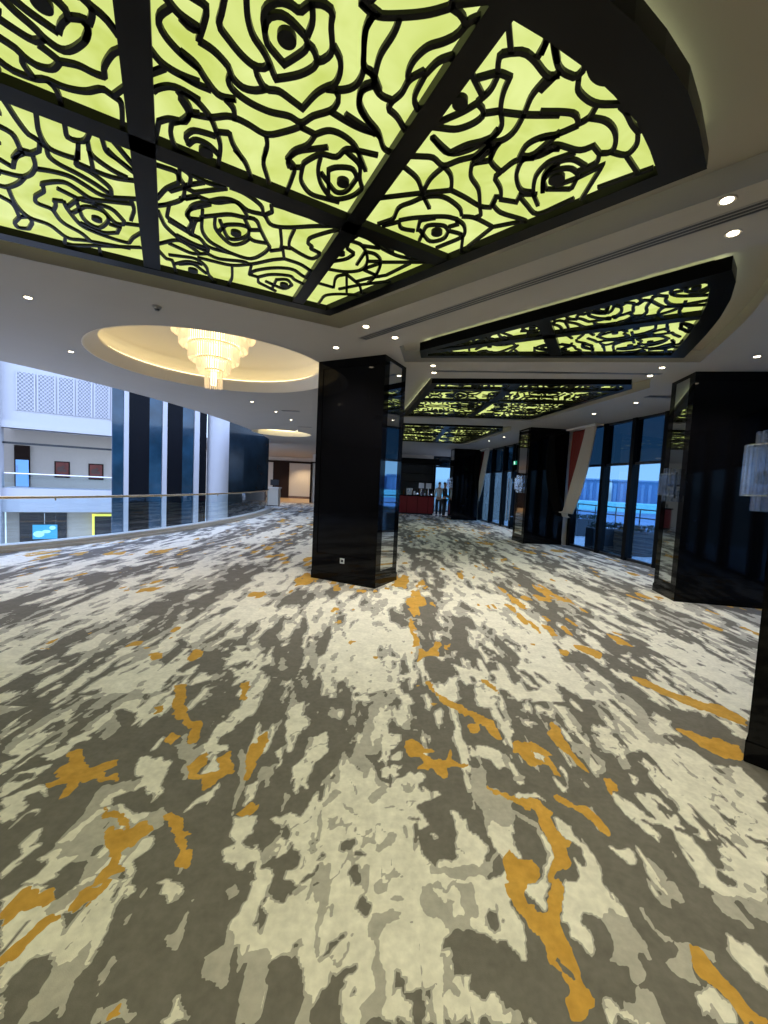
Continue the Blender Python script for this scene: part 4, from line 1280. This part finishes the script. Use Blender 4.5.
# slab edge facing the atrium below
struct(MB().ribbon(shift(EC, -.16), .03, -.9, -.02), 'trim_3', M['cream'])
bal = thing('glass_balustrade', (*EC[45], .12), 'curved clear glass balustrade with brass handrail along the atrium edge', 'railing')
ge = shift(EC, -.02); i0 = 0; iend = n-8
MB().tube([(x, y, .975) for x, y in ge[:iend+1]], .028, 10).build('handrail', M['brass'], bal, smooth=True)
k = 0
while k < iend:
    k2 = min(k+9, iend); seg = ge[k:k2+1]; a = np.array(seg[0]); b = np.array(seg[-1]); d = (b-a)/np.hypot(*(b-a))
    seg = [tuple(a+d*.003)] + seg[1:-1] + [tuple(b-d*.003)]
    MB().ribbon(seg, .014, .121, .94).build('glass_panel', M['glass'], bal)
    x, y = ge[k2]; MB().tube([(x, y, .91), (x, y, .96)], .014, 6).build('rail_bracket', M['brass'], bal)
    k = k2
# ------------------------------------------------------------------ atrium: facade of glass fins, round column, dark marble
FA, FB = (-9.81, 15.0), (-7.49, 17.5); X, L = frame2(FA, FB)
def up_(px): return hit(px, 480, FA, FB)[0]
ZF0, ZF1 = -4.5, 9.0
fac = thing('glass_fin_facade', (*FA, ZF0), 'tall blue glass and black panel facade with pale fins across the atrium', 'facade')
for a, b, k in ((112, 123.5, 'g'), (129, 149, 'k'), (149, 161.5, 'g'), (167, 182, 'k'), (182, 193, 'g'), (199, 206, 'k')):
    MB().box(up_(a), up_(b), 0, -.06, ZF0, ZF1, X).build('glass_strip' if k == 'g' else 'black_panel', M['facade'] if k == 'g' else M['cladding'], fac)
for a, b in ((123.5, 129), (161.8, 167), (193.5, 199)): MB().box(up_(a), up_(b)-.03, .06, -.08, ZF0, ZF1, X).build('fin', M['white'], fac)
struct(MB().box(.3, L, -.5, -.6, ZF0, ZF1, X), 'wall_1', M['darkmarble'])
t = thing('round_column', (-7.25, 18.0, ZF0), 'round white column at the right end of the glass fin facade', 'column')
MB().cyl(-7.25, 18.0, ZF0+.2, ZF1, .44, 40).build('shaft', M['white'], t, smooth=False); MB().cyl(-7.25, 18.0, ZF0, ZF0+.2, .5, 40).build('base', M['white'], t)
t = MB().add(*(lambda P: ([(x, y, z) for z in (ZF0, ZF1) for x, y in P], [tuple(range(len(P))), tuple(range(2*len(P)-1, len(P)-1, -1))]+[(i, (i+1) % len(P), len(P)+(i+1) % len(P), len(P)+i) for i in range(len(P))]))([(-7.15, 18.9), (-6.75, 19.8), (-6.40, 20.7), (-6.08, 21.6), (-6.4, 21.9), (-6.8, 20.9), (-7.15, 20.0), (-7.5, 19.1)]))
struct(t, 'wall_2', M['darkmarble'])
# opposite side of the atrium
OA, OB = (-24.4, 27.0), (-19.6, 30.0); XO, LO = frame2(OA, OB)
def ho(px, py): return hit(px, py, OA, OB)
uo = lambda px: ho(px, 480)[0]
zl = lambda px, py: ho(px, py)[1]
zs, zb, zsl = zl(50, 431), zl(50, 489), zl(50, 512)
U0, U1 = -14, 9; uw = uo(2)
struct(MB().box(uw, U1, 0, -.6, zs, 12, XO), 'wall_left', M['white'])
struct(MB().box(uw-.3, U1, .25, -.6, zs+.0, zs+.45, XO), 'trim_4', M['white'])
struct(MB().box(U0, uw, .5, -.6, -4.5, 12, XO), 'wall_3', M['white'])
struct(MB().box(uw, U1, .1, -3.2, zsl, zb, XO), 'trim_5', M['white'])
OA2 = XO(0, -3.0, 0)[:2]; OB2 = XO(LO, -3.0, 0)[:2]; XI, _ = frame2(OA2, OB2); hi = lambda px, py: hit(px, py, OA2, OB2)
struct(MB().box(-2, U1+4, 0, -.2, zsl, zs+.5, XI), 'wall_4', M['beige'])
struct(MB().box(uw, U1, 0, -3.2, zs+.1, zs+.3, XO), 'ceiling', M['white'])
struct(MB().box(uw, U1, -.2, -.35, zl(60, 447), zl(60, 445), XO), 'trim_6', M['dark'])
for a, b, lab in ((54.5, 70, 'dark red square picture on the opposite balcony wall, left one'), (88.5, 103.5, 'dark red square picture on the opposite balcony wall, right one')):
    u0, z1 = hi(a, 461 if a < 80 else 463.5); u1, z0 = hi(b, 478 if a < 80 else 480)
    t = thing('wall_picture', XI((u0+u1)/2, .05, z0), lab, 'picture', 'red pictures across the atrium'); MB().box(u0, u1, 0, .05, z0, z1, XI).build('picture_frame', M['darkwood'], t); MB().box(u0+.08, u1-.08, .05, .06, z0+.08, z1-.08, XI).build('picture_canvas', M['art'], t)
    ucx = (u0+u1)/2; q = MB(); zc = (z0+z1)/2
    for k, (du, dz, r) in enumerate(((-.12, .02, .2), (.14, -.08, .13), (.05, .2, .1))): q.add([XI(ucx+du+r*math.cos(j*math.pi/8), .064, zc+dz+r*math.sin(j*math.pi/8)) for j in range(16)], [tuple(range(16))])
    q.build('picture_motif', mat('picture_brown', (.10, .05, .035), .6), t)
u0, z1 = hi(14.5, 445); u1, z0 = hi(30.5, 489)
struct(MB().box(u0, u1, 0, .15, zb, z1, XI), 'door_1', M['darkwood'])
u0, z1 = hi(16.2, 459.5); u1, z0 = hi(29.3, 488); t = thing('lit_glass_door', XI((u0+u1)/2, .17, zb), 'bright blue glass door on the opposite balcony', 'door'); MB().box(u0, u1, .16, .2, zb+.02, z1, XI).build('door_leaf', M['bluedoor'], t); MB().box(u0+.06, u0+.1, .2, .26, zb+.8, zb+1.5, XI).build('door_handle', M['chrome'], t)
t = thing('balcony_railing', XO(0, 0, zb), 'thin glass railing with pale handrail on the opposite balcony', 'railing'); zr = zl(60, 475.5)
MB().tube([XO(uw, 0, zr+.03), XO(U1, 0, zr-.03)], .05, 8).build('handrail', M['chrome'], t); MB().box(uw, U1, 0, -.03, zb, zr-.05, XO).build('glass_panel', M['glass'], t)
# pierced geometric screens
pxs = [(16.9, 36.2), (37.8, 56.3), (58, 75), (76.5, 92.3), (94, 109.5), (111, 124)]
zt_, zb_ = zl(60, 377.5), zl(60, 414.5)
for i, (a, b) in enumerate(pxs):
    u0, u1 = uo(a), uo(b); wlab = ['leftmost', 'second from the left', 'middle', 'fourth from the left', 'fifth from the left', 'last, half hidden by the glass facade'][i]
    t = thing('pierced_screen', XO((u0+u1)/2, .02, zb_), 'white pierced geometric screen high on the opposite wall, '+wlab, 'screen', 'pierced screens on the opposite wall')
    MB().box(u0, u1, .0, .04, zb_, zt_, XO).build('screen_board', M['white'], t)
    mb = MB(); nx, nz = 9, 20; cw = (u1-u0)/nx; ch = (zt_-zb_)/nz
    for p in range(nx):
        for q in range(nz):
            cx = u0+(p+.5)*cw; cz = zb_+(q+.5)*ch; s = 1 if (p+q) % 2 else -1
            for (dx, dz) in ((-.26*s, .25), (.24*s, -.24)):
                P = [(-.27, -.06*s), (0, .25), (.27, .07*s), (.0, -.25)]
                mb.add([XO(cx+(dx+x)*cw, .045, cz+(dz+z)*ch) for x, z in P], [(0, 1, 2, 3)])
    tag(mb.build('openings', M['hole'], t), kind='stuff')
    mb = MB()
    for uu in (u0+.04, u1-.04): mb.box(uu-.04, uu+.04, .0, .08, zb_, zt_, XO)
    mb.build('screen_frame', M['white'], t)
# shops on the lower level
struct(MB().box(uw, U1, -1.0, -1.2, -4.5, zsl, XO), 'wall_5', M['beige'])
u0, u1 = uo(16), uo(65); t = thing('shop_front', XO((u0+u1)/2, -.9, -4.5), 'dark glazed shop front on the lower level across the atrium', 'shop front'); MB().box(u0, u1, -.9, -1.0, -4.5, zl(40, 514), XO).build('glazing', M['dark'], t)
MB().box(u0, u1, -.82, -.9, zl(40, 523), zl(40, 522), XO).build('transom', M['wood'], t); MB().box(uo(42), uo(42.6), -.82, -.9, -4.5, zl(40, 514), XO).build('mullion', M['chrome'], t)
u0, z1 = ho(30.5, 526); u1, z0 = ho(56, 540); t = thing('television_screen', XO((u0+u1)/2, -.7, z0), 'lit blue screen in the lower shop front', 'screen'); MB().box(u0-.05, u1+.05, -.72, -.8, z0-.05, z1+.05, XO).build('bezel', M['dark'], t); MB().box(u0, u1, -.70, -.72, z0, z1, XO).build('display', M['screen'], t)
q = MB()
for cx, cz, rx, rz in ((.25, .35, .28, .22), (.55, .52, .22, .12), (.8, .78, .16, .14)):
    q.add([XO(u0+(u1-u0)*(cx+rx*math.cos(j*math.pi/10)*.8), -.695, z0+(z1-z0)*(cz+rz*math.sin(j*math.pi/10))) for j in range(20)], [tuple(range(20))])
q.build('display_image', mat('screen_cloud', (.3, .6, .8), .4, emit=(.35, .75, .95), es=1), t)
u0, z1 = ho(91.5, 515); u1, z0 = ho(124, 537)
t = thing('yellow_doorway_frame', XO((u0+u1)/2, -.7, -4.5), 'glowing yellow frame round a dark doorway on the lower level', 'doorway')
MB().box(u0+.12, u1, -.8, -.9, -4.5, z1-.1, XO).build('dark_opening', M['dark'], t); MB().box(u0, u0+.14, -.6, -.8, -4.5, z1, XO).box(u0, u1, -.6, -.8, z1-.14, z1, XO).build('lit_frame', M['yellow'], t)
struct(MB().prism([(-45, 3), (-13, -4), (-13, 2.6), (-5.8, 7), (-4.8, 16), (-5.5, 22), (-8, 24), (-8, 40), (-45, 40)], -4.7, -4.5), 'floor', M['stone'])
# ------------------------------------------------------------------ far corridor wall
CA, CB = (-13, 35.0), (9, 35.0); XC, _ = frame2(CA, CB); hc = lambda px, py: hit(px, py, CA, CB)
struct(MB().box(0, 12.2, 0, -.2, 0, CZ, XC), 'wall_back', M['beige'])
u0 = hc(273, 480)[0]; u1 = hc(289, 480)[0]; struct(MB().box(u0, u1, .0, .06, 0, hc(280, 462)[1], XC), 'door_2', M['darkwood'])
struct(MB().box(hc(266, 480)[0], hc(312, 480)[0], 0, .08, hc(290, 463)[1], hc(290, 461)[1], XC), 'trim_7', M['darkwood'])
struct(MB().box(hc(289, 480)[0], hc(312, 480)[0], 0, .04, 0, .18, XC), 'baseboard_back', M['wood'])
FY = 29.0; xf0 = onY(310, 480, FY)[0]
struct(MB().box(xf0, xf0+.12, FY, FY+.1, 0, 2.75).box(xf0, xf0+3, FY, FY+.1, 2.75, 2.85), 'trim_8', M['darkwood'])
struct(MB().box(xf0+.12, xf0+4.5, FY+.1, FY+.25, 0, CZ), 'wall_6', M['cream'])
ld = bpy.data.lights.new('corridor_lamp', 'SPOT'); ld.energy = 330; ld.color = (1, .78, .5); ld.spot_size = math.radians(120); ld.spot_blend = .6; o = bpy.data.objects.new('corridor_lamp', ld); COL.objects.link(o); o.location = (-6.8, 33.6, CZ-.05)
ld = bpy.data.lights.new('corridor_lamp', 'SPOT'); ld.energy = 420; ld.color = (1, .78, .5); ld.spot_size = math.radians(150); ld.spot_blend = .8; o = bpy.data.objects.new('corridor_lamp', ld); COL.objects.link(o); o.location = (-7.5, 29.5, CZ-.05)
# host stand
HY = 23.5; hx = onY(274, 495, HY)[0]
t = thing('host_stand', (hx, HY, 0), 'pale host stand at the far end of the balustrade', 'podium')
MB().box(hx-.28, hx+.3, HY-.25, HY+.25, .06, 1.02).build('cabinet', M['beige'], t, bevel=.01); MB().box(hx-.36, hx+.36, HY-.3, HY+.3, 1.02, 1.08).build('top', M['cream'], t, bevel=.01); MB().box(hx-.25, hx+.27, HY-.22, HY+.22, 0, .06).build('base', M['dark'], t)
t = thing('desk_monitor', (hx+.02, HY, 1.08), 'dark monitor standing on the host stand', 'monitor'); MB().box(hx-.1, hx+.14, HY-.1, HY+.1, 1.08, 1.10).build('foot', M['dark'], t); MB().box(hx, hx+.04, HY-.02, HY+.02, 1.10, 1.22).build('neck', M['dark'], t); MB().box(hx-.22, hx+.26, HY-.04, HY-.0, 1.18, 1.50).build('display', M['dark'], t, bevel=.008)
# ------------------------------------------------------------------ bar
BY = 22.3
def bx(px, Y=BY, py=490): return onY(px, py, Y)[0]
x0, x1 = .35, bx(434)
t = thing('bar_counter', ((x0+x1)/2, BY, 0), 'bar counter with deep red front at the far end', 'bar counter')
MB().box(x0, x1, BY, BY+.5, .08, .98).build('red_front', M['red'], t); MB().box(x0, x1, BY+.05, BY+.5, 0, .08).build('kick_plinth', M['dark'], t); MB().box(x0-.05, x1+.05, BY-.06, BY+.62, .98, 1.04).build('counter_top', M['black'], t, bevel=.008)
for k in range(4): MB().box(x0+(k+.5)*(x1-x0)/4-.01, x0+(k+.5)*(x1-x0)/4+.01, BY-.008, BY, .1, .96).build('front_groove', M['darkwood'], t)
x2 = bx(436, 24); t = thing('back_bar_cabinet', ((x0+x2)/2, 24, 0), 'tall black back bar with cornice behind the red counter', 'cabinet')
MB().box(x0, x2-.1, 24.0, 24.5, 0, 2.75).build('carcass', M['dark'], t); MB().box(x0, x2+.12, 23.7, 24.5, 2.75, 2.95).box(x0, x2+.05, 23.8, 24.5, 2.95, 3.1).build('cornice', M['blackframe'], t)
for zz in (1.3, 1.75, 2.2): MB().box(x0+.1, x2-.2, 23.8, 24.0, zz, zz+.03).build('shelf', M['blackframe'], t)
MB().box(x2-.2, x2-.08, 23.85, 24.0, 0, 2.75).build('corner_post', M['blackframe'], t)
for i in range(14):
    xx = x0+.1+i*.145; zz = 1.04; b = thing('bottle', (xx, BY+.46, zz), 'dark bottle in the row along the back of the red bar counter', 'bottle', 'bottles on the bar counter'); h = .16+.02*(i % 3)
    MB().lathe(xx, BY+.46, [(.0, zz), (.035, zz), (.035, zz+h), (.013, zz+h+.05), (.013, zz+h+.1), (0, zz+h+.1)], 10).build('bottle_body', mat('bottle_%d' % i, ((.02, .05, .02), (.12, .05, .01), (.03, .03, .05))[i % 3], .1), b); MB().cyl(xx, BY+.46, zz+h+.1, zz+h+.115, .014, 10).build('cap', M['brass'], b)
for px_, lab in ((421.5, 'white card standing on the bar counter, left one'), (428.8, 'white card standing on the bar counter, right one')):
    xx = bx(px_); t = thing('menu_card', (xx, BY+.2, 1.04), lab, 'menu card', 'white cards on the bar'); MB().box(xx-.14, xx+.14, BY+.2, BY+.21, 1.42, 1.70).build('card', M['card'], t); MB().tube([(xx, BY+.22, 1.05), (xx, BY+.22, 1.5)], .008, 6).build('stem', M['chrome'], t); MB().cyl(xx, BY+.22, 1.04, 1.055, .06, 16).build('foot', M['chrome'], t)
xx = bx(409.5); t = thing('coffee_machine', (xx, BY+.3, 1.04), 'steel coffee machine on the bar counter', 'coffee machine'); MB().box(xx-.16, xx+.16, BY+.05, BY+.35, 1.04, 1.12).build('drip_tray', M['chrome'], t); MB().box(xx-.16, xx+.16, BY+.22, BY+.35, 1.12, 1.30).box(xx-.18, xx+.18, BY+.05, BY+.37, 1.28, 1.40).build('body', M['chrome'], t, bevel=.01); MB().cyl(xx-.06, BY+.12, 1.23, 1.29, .03, 12).build('spout', M['dark'], t)
for i, (px_, h, r) in enumerate(((414.5, .20, .05), (418, .13, .04), (425, .12, .035), (432, .10, .04), (416.5, .1, .03))):
    xx = bx(px_); t = tag(MB().lathe(xx, BY+.12, [(0, 1.04), (r*.6, 1.04), (r, 1.04+h*.3), (r*.9, 1.04+h), (r*.8, 1.04+h), (r*.85, 1.04+h*.35), (0, 1.06)], 14).build('glass_jar', M['chrome' if i % 2 else 'card']), 'small pale jar on the bar counter, number %s from the left among the jars' % ['one', 'three', 'four', 'five', 'two'][i], 'jar', 'small jars on the bar')
# glazed end wall behind the bar
struct(MB().box(-1.6, x2-.1, 25.2, 25.4, 0, CZ), 'wall_7', M['beige'])
EA, EB = (x2-.2, 25.6), (6.0, 25.6); window_run(EA, EB, [0, 1.3, 2.6, 3.2], zt=2.75)
struct(MB().box(5.0, 9, 21.2, 21.4, 0, CZ), 'wall_8', M['beige'])
# ------------------------------------------------------------------ people at the bar
def skin(name, joints, edges, m, parent, sub=2):
    me = bpy.data.meshes.new(name); me.from_pydata([j[:3] for j in joints], edges, []); o = bpy.data.objects.new(name, me); COL.objects.link(o)
    md = o.modifiers.new('s', 'SKIN'); md.use_smooth_shade = True; sv = me.skin_vertices
    if not sv: me.skin_vertices_add() if hasattr(me, 'skin_vertices_add') else None
    bpy.context.view_layer.objects.active = o
    if not me.skin_vertices:
        bm = bmesh.new(); bm.from_mesh(me); bm.verts.layers.skin.verify(); bm.to_mesh(me); bm.free()
    for i, j in enumerate(joints):
        s = me.skin_vertices[0].data[i]; s.radius = (j[3], j[4] if len(j) > 4 else j[3]); s.use_root = (i == 0)
    o.modifiers.new('d', 'SUBSURF').levels = sub; bpy.context.view_layer.update()
    m2 = bpy.data.meshes.new_from_object(o.evaluated_get(bpy.context.evaluated_depsgraph_get())); bpy.data.objects.remove(o)
    m2.materials.clear(); m2.materials.append(m); r = bpy.data.objects.new(name, m2); COL.objects.link(r); r.parent = parent
    for p in m2.polygons: p.use_smooth = True
    return r
def person(loc, rz, label, topm, legm, arm=.3):
    t = thing('person', loc, label, 'person', None, rz)
    J = [(0, 0, .95, .13, .10), (0, 0, 1.12, .125, .09), (0, -.01, 1.32, .15, .10), (0, 0, 1.44, .10, .07), (0, .0, 1.52, .05, .05), (0, -.01, 1.60, .065, .08), (0, -.01, 1.70, .075, .09), (0, 0, 1.76, .05, .06)]
    E = [(i, i+1) for i in range(7)]
    for s in (-1, 1):
        b = len(J); J += [(s*.18, 0, 1.42, .055), (s*.23, .0, 1.16, .042), (s*.21, -.20*arm/.3, 1.02, .034), (s*.19, -.27*arm/.3, 1.0, .026), (s*.185, -.33*arm/.3, .99, .03, .016)]; E += [(3, b), (b, b+1), (b+1, b+2), (b+2, b+3), (b+3, b+4)]
        h = b+4
        for k in range(5):
            off = (-.026+.013*k)*1.0; ln = (.055, .075, .08, .075, .06)[k]; c = len(J)
            y0 = J[h][1]; J += [(J[h][0]+off, y0-ln*.5, .985, .008), (J[h][0]+off*1.2+(-.02*s if k == 0 else 0), y0-ln, .965, .007)]; E += [(h, c), (c, c+1)]
        b = len(J); J += [(s*.095, 0, .88, .09), (s*.10, -.01, .50, .058), (s*.10, .02, .10, .04), (s*.105, -.06, .045, .04, .03), (s*.11, -.15, .035, .035, .022)]; E += [(0, b), (b, b+1), (b+1, b+2), (b+2, b+3), (b+3, b+4)]
    skin('body', J, E, M['skin'], t)
    T = [(0, 0, .93, .15, .115), (0, 0, 1.12, .14, .105), (0, -.01, 1.32, .165, .115), (0, 0, 1.44, .11, .08), (0, 0, 1.49, .06, .06)]; Et = [(i, i+1) for i in range(4)]
    for s in (-1, 1): b = len(T); T += [(s*.18, 0, 1.42, .07), (s*.23, 0, 1.16, .055), (s*.21, -.19*arm/.3, 1.03, .045)]; Et += [(3, b), (b, b+1), (b+1, b+2)]
    skin('shirt', T, Et, topm, t)
    T = [(0, 0, .97, .15, .115)]; Et = []
    for s in (-1, 1): b = len(T); T += [(s*.095, 0, .86, .10), (s*.10, -.01, .50, .075), (s*.10, .02, .09, .06)]; Et += [(0, b), (b, b+1), (b+1, b+2)]
    skin('trousers', T, Et, legm, t)
    skin('hair', [(0, .03, 1.66, .075, .07), (0, .015, 1.74, .085, .09), (0, 0, 1.79, .06, .06)], [(0, 1), (1, 2)], M['hair'], t)
    mb = MB(); mb.local = True
    for s in (-1, 1): mb.cyl(0, 0, -.002, .004, .011, 10, X=lambda x, y, z, s=s: (s*.03+x, -.098-z, 1.675+y))
    mb.build('eyes', M['hair'], t); mb = MB(); mb.local = True; mb.add([(-.012, -.09, 1.635), (.012, -.09, 1.635), (0, -.122, 1.64), (0, -.09, 1.68)], [(0, 1, 2), (0, 2, 3), (1, 3, 2), (0, 3, 1)]); mb.build('nose', M['skin'], t)
    mb = MB(); mb.local = True; mb.box(-.025, .025, -.097, -.085, 1.603, 1.613); mb.build('mouth', M['redfab'], t)
    mb = MB(); mb.local = True
    for s in (-1, 1): mb.cyl(0, 0, -.008, .008, .022, 10, X=lambda x, y, z, s=s: (s*.082+z, y*.6, 1.66+x))
    mb.build('ears', M['skin'], t)
    mb = MB(); mb.local = True
    for s in (-1, 1): mb.box(s*.105-.045, s*.105+.045, -.19, .07, 0, .07)
    mb.build('shoes', M['dark'], t, bevel=.015)
    return t
person((onY(439.5, 490, 21.6)[0], 21.6, 0), math.radians(170), 'person in a white shirt standing at the right end of the bar', M['shirt'], M['suit'])
person((onY(445, 490, 21.2)[0], 21.2, 0), math.radians(100), 'person in dark clothes standing between the bar and the farthest pillar', M['suit'], M['suit'])
# ------------------------------------------------------------------ room shell behind the viewer
struct(MB().box(-13.2, 6.9, -4.2, -4, 0, CZ), 'wall_front', M['darkwood'])
struct(MB().box(-13.2, -13, -4, 2.8, 0, CZ), 'wall_9', M['beige'])
# ------------------------------------------------------------------ terrace and city outside
struct(MB().prism([(5.6, 25), (5.0, 20.9), (5.7, 12.5), (6.5, 6.5), (6.7, -4), (12.5, -4), (10.8, 25)], -.12, -.02), 'floor', M['terrace'])
tr = thing('terrace_railing', (9.5, 12, 0), 'dark metal railing along the terrace outside the windows', 'railing')
RA, RB = (8.2, 24.0), (10.3, 3.0); XR, LR = frame2(RA, RB)
for z in (1.08, .78): MB().tube([XR(0, 0, z), XR(LR, 0, z)], .025, 6).build('rail', M['dark'], tr)
for k in range(17): MB().tube([XR(k*LR/16, 0, -.02), XR(k*LR/16, 0, 1.08)], .02, 6).build('post', M['dark'], tr)
for i, (px_, Y) in enumerate(((612, 11.6), (585, 15.5), (643, 11))):
    x, y, _ = onY(px_, 520, Y); t = thing('planter', (x, y, 0), ['long grey planter with shrubs on the terrace, centre one', 'grey planter on the terrace seen in the leftmost pane', 'grey planter on the terrace nearest the right pillar'][i], 'planter', 'planters on the terrace')
    MB().box(x-.6, x+.6, y-.25, y+.25, -.02, .60).build('trough', M['planter'], t, bevel=.02); mb = MB()
    for k in range(420):
        cx = x+random.uniform(-.55, .55); cy = y+random.uniform(-.22, .22); cz = .60+random.random()**1.3*.14; a = random.random()*6.3; l = .04
        mb.add([(cx, cy, cz), (cx+l*math.cos(a), cy+l*math.sin(a), cz+.03), (cx+l*.4*math.cos(a+1), cy+l*.4*math.sin(a+1), cz+.07)], [(0, 1, 2)])
    tag(mb.build('leaves', M['plant'], t), kind='stuff')
tag(MB().prism([(11, -30), (160, -30), (160, 160), (9.5, 160), (9.5, 26), (11.5, 5)], -8.2, -8).build('city_ground', M['terrace']), kind='structure')
t = thing('low_building', (45, 60, -8), 'long low turquoise roofed building beyond the terrace', 'building')
def far(px_, Y): return onY(px_, 500, Y)[0]
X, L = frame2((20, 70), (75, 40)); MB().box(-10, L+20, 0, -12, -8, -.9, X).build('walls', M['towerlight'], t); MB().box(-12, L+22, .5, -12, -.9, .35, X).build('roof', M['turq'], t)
xs = -14; i = 0; tw = []
names = ['pale', 'blue grey', 'wide', 'narrow', 'stepped', 'tall']
while xs < L+30:
    w = random.uniform(3.5, 7.5); h = random.uniform(2.0, 5.2); g = random.uniform(.2, 1.2); c = X(xs+w/2, -22, -8)
    t = thing('city_building', c, 'blue grey office block on the hazy skyline beyond the terrace', 'building', 'skyline blocks')
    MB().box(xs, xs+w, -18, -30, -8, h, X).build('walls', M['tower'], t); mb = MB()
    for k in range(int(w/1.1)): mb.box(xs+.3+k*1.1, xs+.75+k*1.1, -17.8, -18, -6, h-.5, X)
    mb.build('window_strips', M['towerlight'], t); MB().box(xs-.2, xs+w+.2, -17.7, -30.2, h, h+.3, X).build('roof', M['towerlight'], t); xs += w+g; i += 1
# ------------------------------------------------------------------ world + extra daylight
w = bpy.data.worlds.new('world'); sc.world = w; w.use_nodes = True; nt = w.node_tree; bg = nt.nodes['Background']
tc = nt.nodes.new('ShaderNodeTexCoord'); sp = nt.nodes.new('ShaderNodeSeparateXYZ'); nt.links.new(tc.outputs['Generated'], sp.inputs[0]); r = nt.nodes.new('ShaderNodeValToRGB'); nt.links.new(sp.outputs['Z'], r.inputs[0])
e = r.color_ramp.elements; e[0].position = 0; e[0].color = (.30, .38, .5, 1); e[1].position = .5; e[1].color = (.70, .90, 1.5, 1); q2 = e.new(.25); q2.color = (.48, .68, 1.1, 1); q = e.new(.02); q.color = (.62, .78, 1., 1)
nt.links.new(r.outputs[0], bg.inputs['Color']); bg.inputs['Strength'].default_value = WORLD_S
vs_ = sc.view_settings; vs_.view_transform = 'Standard'; vs_.look = 'None'; vs_.gamma = 1; vs_.use_curve_mapping = False; vs_.exposure = EXPO
sc.cycles.use_denoising = True
sc.cycles.max_bounces = 8; sc.cycles.transparent_max_bounces = 16
